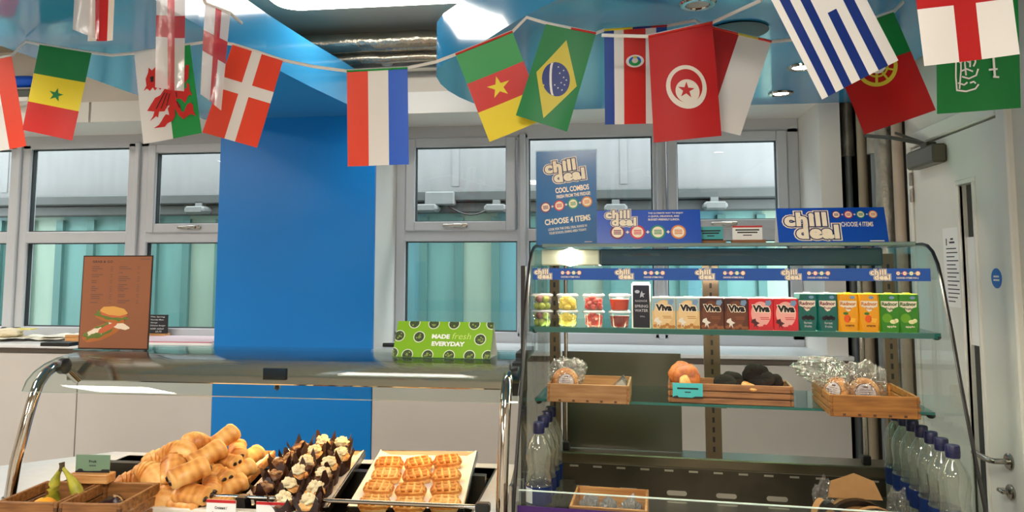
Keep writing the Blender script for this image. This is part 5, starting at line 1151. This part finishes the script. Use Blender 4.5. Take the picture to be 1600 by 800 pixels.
def bagged(label, M, r, lab_dx, tilt, bag, seed, labr=.026, labrot=0):
    t = thing('bagged_roll', label, 'bagged roll', group='bagged rolls in the crates', M=M)
    Mr = Matrix.Translation((0, 0, r)) @ Matrix.Rotation(PI/2-tilt, 4, 'X'); b = B(); R = []; n = 28
    tor = []
    for i in range(30):
        A = 2*PI*i/30; tor.append([Mr @ Vector(((r*.62+r*.40*math.cos(2*PI*k/14))*math.cos(A), (r*.62+r*.40*math.cos(2*PI*k/14))*math.sin(A), r*.40*math.sin(2*PI*k/14))) for k in range(14)])
    b.rings(tor, closed=True); b.build('roll', rollm, t, smooth=True)
    ML = Mr @ Matrix.Translation((lab_dx, -.004, r*.43)); b = B(); b.disc(ML, labr*1.07, 1, 32); b.disc(ML, labr, 0, 32, dz=.0004)
    for q in range(4): b.rect(ML, -labr*.6, labr*.5, -labr*.3+.22*labr*q, -labr*.22+.22*labr*q, 2, dz=.0007)
    b.rect(ML, -labr*.25, labr*.25, labr*.62, labr*.78, 1, dz=.0007); b.build('round_label', [labw, labp, mat('label_grey_print', (140, 132, 138), .5)], t)
    bb = bag_mesh(*bag[:3], seed)
    for v in bb.bm.verts: v.co += Vector(bag[3:])
    zmin = min(v.co.z for v in bb.bm.verts)
    for v in bb.bm.verts: v.co.z += -zmin+.0 if zmin < 0 else 0
    bb.build('plastic_bag', bagm, t, smooth=25); return t
def cmat(x, y, z, rz=0): return Matrix.Translation(W(x, y, z)) @ Matrix.Rotation(AL+rz, 4, 'Z')
bagged('bagged roll with a pale round label in the left crate', cmat(x1+.048, .085, S2+.013), .042, .006, .25, (.062, .055, .058, .004, .012, .052), 3, .024)
p = ac(967, 595, y=.1); t = thing('paper_bag', 'crumpled clear packet leaning in the right corner of the left crate', 'packet', W(p.x, .105, S2+.013), AL)
b = B(); b.prism([(-.050, .0), (.022, .0), (.030, .030), (.012, .058)], -.05, .05, axis='y'); b.build('packet_body', glass('frosted_packet', (238, 236, 230), 1.5, .15, haze=.5, bump=.6, bscale=50), t)
bagged('bagged roll with a tilted oval-looking label at the left of the right crate', cmat(x3+.040, .05, S2+.013, -.9), .042, .0, .30, (.058, .055, .060, .0, .01, .050), 8, .026)
bagged('bagged roll with a clear round label at the right of the right crate', cmat(x3+.108, .03, S2+.013, .05), .043, .0, .22, (.062, .06, .064, .004, .01, .052), 5, .028)
bg = thing('empty_bag', 'billowing clear bag top spilling over the left side of the right crate', 'plastic bag', W(x3+.005, .12, S2+.0655), AL); bb = bag_mesh(.075, .05, .036, 12, .35)
zm = min(v.co.z for v in bb.bm.verts)
for v in bb.bm.verts: v.co.z -= zm
bb.build('bag_film', bagm, bg, smooth=25)
# biscuits in the middle crate
bisc = baked('ginger_biscuit', (120, 60, 18), (158, 84, 26), (184, 112, 42), 30); darkb = baked('dark_chocolate_biscuit', (10, 6, 5), (18, 11, 9), (30, 19, 14), 40); darkb.node_tree.nodes['Principled BSDF'].inputs['Roughness'].default_value = .85; darkb.node_tree.nodes['Principled BSDF'].inputs['Specular IOR Level'].default_value = .15; paleb = baked('pale_biscuit', (186, 124, 56), (208, 150, 80), (224, 176, 106), 30)
def biscuit(label, u, v, y, r, m, tilt, rz=0, yaw=0):
    p = ac(u, v, y=y); zc = max(p.z, S2+.015+r*abs(math.cos(tilt)))
    M = cmat(p.x, y, zc, yaw) @ Matrix.Rotation(PI/2-tilt, 4, 'X')
    b = B(); R = []; n = 36; rnd = random.Random(int(u)); ph = rnd.random()*6
    for q, z in ((.02, -.005), (.88, -.0058), (1.0, -.003), (1.0, .002), (.9, .0055), (.5, .0062), (.02, .0064)):
        R.append([(r*q*(1+.035*math.sin(5*a+ph)+.02*math.sin(11*a))*math.cos(a), r*q*(1+.035*math.sin(5*a+ph)+.02*math.sin(11*a))*math.sin(a), z*(1+.15*math.sin(7*a+q*9))) for a in [2*PI*k/n for k in range(n)]])
    b.rings(R); o = b.build('biscuit', m, None, smooth=60); o.location = M.to_translation(); o.rotation_euler = M.to_euler()
    return tag(o, label, 'biscuit', 'biscuits in the middle crate')
biscuit('tall brown biscuit at the back left of the slatted crate', 1066, 586, .135, .043, bisc, .12)
biscuit('brown biscuit in front of the tallest one in the slatted crate', 1073, 589, .115, .041, bisc, .16)
biscuit('paler biscuit standing turned in front of the brown biscuits', 1075, 600, .108, .030, paleb, .3, yaw=.5)
biscuit('dark chocolate biscuit left of the dark pile in the slatted crate', 1133, 597, .12, .036, darkb, 1.05)
biscuit('dark chocolate biscuit behind the left one of the dark pile', 1146, 594, .14, .036, darkb, .9, yaw=.3)
biscuit('topmost dark chocolate biscuit of the dark pile in the slatted crate', 1182, 586, .135, .042, darkb, .75)
biscuit('dark chocolate biscuit in front of the topmost dark one', 1190, 593, .12, .040, darkb, .95, yaw=-.2)
biscuit('dark chocolate biscuit at the right end of the slatted crate', 1206, 598, .135, .034, darkb, .8, yaw=-.5)
biscuit('thin pale biscuit edge showing under the dark pile', 1174, 603, .105, .030, paleb, 1.25)
a_, c_ = ac(1051, 605, y=.08), ac(1098, 605, y=.08)
t = thing('price_card', 'teal price card on the front of the slatted biscuit crate', 'price card', W((a_.x+c_.x)/2, .0805, S2+.016), AL+math.radians(-1.5)); cw_ = c_.x-a_.x
B().box(-cw_/2, cw_/2, -.002, 0, 0, .045).build('card', tealc, t)
b = B(); b.rect(FR(0, .029, -.0023), -cw_*.35, cw_*.35, -.0025, .0025); b.rect(FR(0, .018, -.0023), -cw_*.1, cw_*.1, -.0015, .0015); b.prism([(-cw_/2, 0), (cw_/2, 0), (cw_/2, .006), (cw_*.25, .006), (cw_*.15, .002), (-cw_*.1, .002), (-cw_*.3, .002), (-cw_*.35, .007), (-cw_*.45, .005), (-cw_/2, .002)], -.0026, -.0021, axis='y'); b.build('card_print', inkp, t)
# ------------------------------------------------------------------ water bottles
botm = glass('clear_bottle', (236, 240, 236), 2.0, .03, haze=.12, hazecol=(236, 240, 232)); capm = mat('navy_cap', (10, 16, 62), .35); blab = mat('bottle_label_blue', (12, 40, 96), .35); blab2 = mat('bottle_label_white', (216, 220, 222), .4)
BP = [(.0345, 0), (.038, .006), (.0385, .05), (.0385, .115), (.035, .118), (.0375, .124), (.0345, .150), (.0375, .178), (.0385, .19), (.036, .212), (.027, .235), (.017, .25), (.0145, .256), (.0145, .268)]
def bottle_parts(t, rot):
    b = B(); b.lathe(BP, 28, caps=False); b.lathe([(.0345, .0005), (.02, .006), (.001, .004)], 28, caps=False); b.build('bottle_body', botm, t, smooth=50)
    b = B(); b.lathe([(.0168, .258), (.0172, .262), (.0172, .286), (.0155, .289), (.001, .289)], 24, caps=False); b.lathe([(.0172, .270), (.0180, .270), (.0180, .273), (.0172, .273)], 24, caps=False); b.build('cap', capm, t, smooth=30)
    b = B(); b.lathe([(.0389, .062), (.0390, .064), (.0390, .110), (.0389, .112)], 28, caps=False); b.build('label', blab, t, smooth=True)
    b = B(); R = [[(.0393*math.cos(a), .0393*math.sin(a), z) for a in [rot+PI*1.5+.09*k for k in range(-4, 5)]] for z in (.066, .108)]
    V = [[b.bm.verts.new(p) for p in r] for r in R]
    for i in range(8): b._face([V[0][i], V[0][i+1], V[1][i+1], V[1][i]])
    b.build('barcode_patch', blab2, t)
ordl = ['nearest', 'second nearest', 'third nearest', 'fourth nearest', 'fifth nearest', 'sixth nearest', 'farthest']
RB = [(1490, 688), (1477, 680), (1463, 674), (1450, 667), (1437, 661), (1424, 655), (1412, 651)]
yb = [-.165, -.087, -.009, .069, .147, .225, .303]; proto = None
for i, ((u, v), y) in enumerate(zip(RB, yb)):
    p = ac(u, v, y=y); x = min(p.x, XRr-.047)
    lb = 'navy capped water bottle in the row by the right glass end, %s one' % ordl[i]
    if proto is None:
        proto = thing('water_bottle', lb, 'bottle', W(x, y, DK+.0515), AL+.5, 'water bottles along the right end'); bottle_parts(proto, -.4)
    else: dup(proto, W(x, y, DK+.0515), AL+.5+.25*math.sin(i*2.3), lb)
for i, ((u, v), y) in enumerate(zip([(837, 658), (842, 647), (845, 640), (848, 634)], (-.10, -.015, .065, .145))):
    x = max(ac(u, v, y=y).x, XL+.045)
    o = dup(proto, W(x, y, DK+.0515), AL-.3, 'navy capped water bottle in the row by the left glass end, %s one' % ordl[i if i < 3 else 6]); o['group'] = 'water bottles along the left end'
# ------------------------------------------------------------------ wrapped items on the deck
wt = thing('wrapped_snack_tray', 'pale wooden tray of foil-looking wrapped snacks at the bottom of the case', 'crate', W(ac(893, 770, y=-.1).x, -.16, DK+.0005), AL)
ww = ac(1012, 770, y=-.1).x-ac(893, 770, y=-.1).x; crate_box(wt, ww, .20, .125, pinewood, th=.008)
for k, nm in enumerate(('left', 'middle', 'right')):
    t = thing('wrapped_snack', 'clear wrapped snack, %s one in the pale tray at the bottom of the case' % nm, 'wrapped snack', W(ac(893, 770, y=-.1).x+ww*(.22+.28*k), -.07, DK+.0135), AL, 'wrapped snacks in the pale tray')
    bb = bag_mesh(.030, .05, .055, 20+k, .3); zm = min(v.co.z for v in bb.bm.verts)
    for v in bb.bm.verts: v.co.z -= zm
    bb.build('wrapper', glass('silver_wrap', (214, 220, 226), 3.0, .15, haze=.45, hazecol=(206, 210, 214), bump=.8, bscale=60), t, smooth=25)
    b = B(); b.sph((0, 0, .045), (.022, .035, .032), seg=14, ns=.1, nscale=2); b.build('filling', mat('grey_brown_filling', (120, 112, 104), .5), t, smooth=True)
kraft = mat('kraft_paper', (170, 128, 78), .75, var=.08, scale=40)
def wrap_pack(label, u, y, wd, h, rz, flap):
    t = thing('kraft_wrap_pack', label, 'sandwich pack', W(ac(u, 780, y=y).x, y, DK+.0005), AL+rz, 'kraft paper packs on the deck')
    n = 16; P = [(-wd/2, 0)] + [(-wd/2*math.cos(PI*i/n), h*.55+h*.45*math.sin(PI*i/n)) for i in range(n+1)] + [(wd/2, 0)]
    b = B(); b.prism(P, -.03, .03, axis='y'); b.build('pack_body', kraft, t, smooth=30)
    Q = [(x*1.05, z*1.03+.002) for x, z in P]; b = B()
    for i in range(1, len(P)-2):
        b.poly([(Q[i][0], -.036, Q[i][1]), (Q[i+1][0], -.036, Q[i+1][1]), (Q[i+1][0], -.012, Q[i+1][1]), (Q[i][0], -.012, Q[i][1])]); b.poly([(Q[i][0], -.036, Q[i][1]), (Q[i+1][0], -.036, Q[i+1][1]), (P[i+1][0]*.93, -.036, P[i+1][1]*.95), (P[i][0]*.93, -.036, P[i][1]*.95)])
    b.build('black_rim', mat('black_pack_rim', (24, 18, 15), .3), t)
    if flap:
        b = B(); b.prism([(-wd*.46, h*.99), (wd*.46, h*.99), (wd*.33, h*1.30), (0, h*1.42), (-wd*.40, h*1.27)], -.012, -.010, axis='y', M=Matrix.Rotation(-.10, 4, 'X')); b.build('kraft_flap', kraft, t)
    return t
wrap_pack('kraft paper pack with a raised flap beside the bottles on the deck', 1337, -.05, .155, .158, 0, True)
wrap_pack('black rimmed kraft pack at the bottom right edge of the photo', 1368, -.135, .135, .158, -.1, False)
wrap_pack('black rimmed pack left of the flapped kraft pack', 1288, -.135, .06, .172, .2, False)
for lb, u, y, sd in (('clear film bunched left of the kraft flap', 1290, -.015, 31), ('clear film bunched right of the kraft flap, by the bottles', 1408, -.03, 33)):
    t = thing('film_wrap', lb, 'plastic film', W(ac(u, 770, y=y).x, y+.03, DK+.0005), AL); bb = bag_mesh(.030, .03, .088, sd, .3); zm = min(v.co.z for v in bb.bm.verts)
    for v in bb.bm.verts: v.co.z -= zm
    bb.build('film', bagm, t, smooth=25)
# ------------------------------------------------------------------ things on the windowsill
t = thing('folder_stack', 'stack of papers under a pale pink folder on the left sill', 'folders', (-2.58, 4.20, SILL), 0)
B().box(-.33, .32, -.165, .17, 0, .014, bev=.002).build('white_folder', paper, t)
b = B(); b.box(-.33, .31, -.16, .17, .0145, .022, bev=.002); b.build('pink_folder', mat('pink_folder_card', (226, 202, 212), .5), t)
B().box(-.33, .31, -.163, -.158, .0145, .020).build('folder_edge', mat('deep_pink_edge', (196, 110, 130), .5), t)
p0, p1 = at(234, 521, y=4.37), at(263, 492, y=4.37)
t = thing('sign_block', 'small wooden block under the chalk sign on the left sill', 'sign holder', ((p0.x+p1.x)/2, 4.37, SILL), 0); B().box(-.06, .06, -.03, .03, 0, p0.z-SILL, bev=.002).build('block', pinewood, t)
t = thing('chalk_sign', 'small black chalk sign with white handwriting on the left sill', 'sign', ((p0.x+p1.x)/2, 4.37, p0.z+.0005), 0); sw, sh = p1.x-p0.x, p1.z-p0.z
B().box(-sw/2, sw/2, -.003, .003, 0, sh, bev=.001).build('board', mat('chalk_black', (22, 24, 28), .6), t)
b = B()
for k, (tx, wq) in enumerate((('The Spring', .85), ('Thursday Menu', .78), ('Soup', .4), ('Chicken Burger', .9), ('with salad', .8), ('£2.75', .36))): b.text(tx, FR(-sw/2*(1-wq)*.9 if k != 5 else 0, sh*(.88-.155*k), -.0034), sw*wq*.95, sh*.085, shear=.15, off=.01)
b.build('chalk_lettering', mat('chalk_white', (214, 216, 218), .8), t)
t = thing('paper_pile', 'loose white and cream papers heaped at the left end of the sill', 'papers', (-3.66, 4.2, SILL))
b = B()
for k, (x, y, rz, w_, h_) in enumerate(((-.2, .02, .1, .36, .26), (.16, .04, -.12, .40, .24), (-.02, -.05, .3, .3, .2), (.28, .08, .05, .2, .2))):
    M = Matrix.Translation((x, y, .003+.006*k)) @ Matrix.Rotation(rz, 4, 'Z'); n = 8
    V = [[b.bm.verts.new(M @ Vector((-w_/2+w_*i/n, -h_/2+h_*j/n, .010*abs(math.sin(i*.9+k))*abs(math.sin(j*.7+k*2))))) for i in range(n+1)] for j in range(n+1)]
    for j in range(n):
        for i in range(n): b._face([V[j][i], V[j][i+1], V[j+1][i+1], V[j+1][i]], 0)
b.build('paper_sheets', mat('cream_paper', (228, 222, 206), .8), t)
b = B(); b.sph((-.02, -.02, .046), (.10, .06, .028), seg=18, ns=.3, nscale=2); b.build('cream_paper_ball', mat('pale_cream_paper', (226, 214, 184), .8), t, smooth=25)
b = B(); b.box(-.05, .12, -.01, .05, .062, .068); b.build('yellow_slip', mat('yellow_slip_paper', (226, 214, 120), .7), t)
q = at(112, 525, y=4.15); t = thing('wooden_holder', 'small wooden card holder on the sill left of the menu board', 'sign holder', (q.x, 4.15, SILL)); B().box(-.03, .10, -.02, .02, 0, .04, bev=.002).build('block', pinewood, t)
q = at(612, 527, y=4.1); t = thing('marker_pen', 'black marker pen end on the sill left of the green tent card', 'pen', (q.x, 4.1, SILL)); b = B(); b.tube([(-.05, 0, .012), (.05, .01, .012), (.07, .012, .012)], [.011, .012, .008], 12); b.build('pen_body', black, t, smooth=True)
# folded blue cloth and boxes on the ledge at the far left
sbox('trim_10', -6, -3.36, YW-.14, YW, 2.56, 2.585, white)
q = at(28, 88, y=3.9)
t = thing('storage_box', 'dark green storage box on the high ledge at the left', 'box', (q.x-.05, 3.93, 2.5852)); b = B(); b.box(-.35, .26, -.05, .05, 0, .05, bev=.004); b.build('box_body', mat('dark_green_box', (34, 50, 38), .5), t); B().box(-.36, .27, -.055, .055, .05, .062, bev=.003).build('box_lid', mat('grey_box_lid', (150, 150, 146), .5), t)
t = thing('folded_cloth', 'bright blue folded cloth on the dark green storage box', 'cloth', (q.x, 3.93, 2.6475)); b = B(); b.sph((0, 0, .04), (.16, .05, .04), seg=20, ns=.15, nscale=2); b.build('cloth', mat('bright_blue_cloth', (0, 88, 214), .7), t, smooth=True)
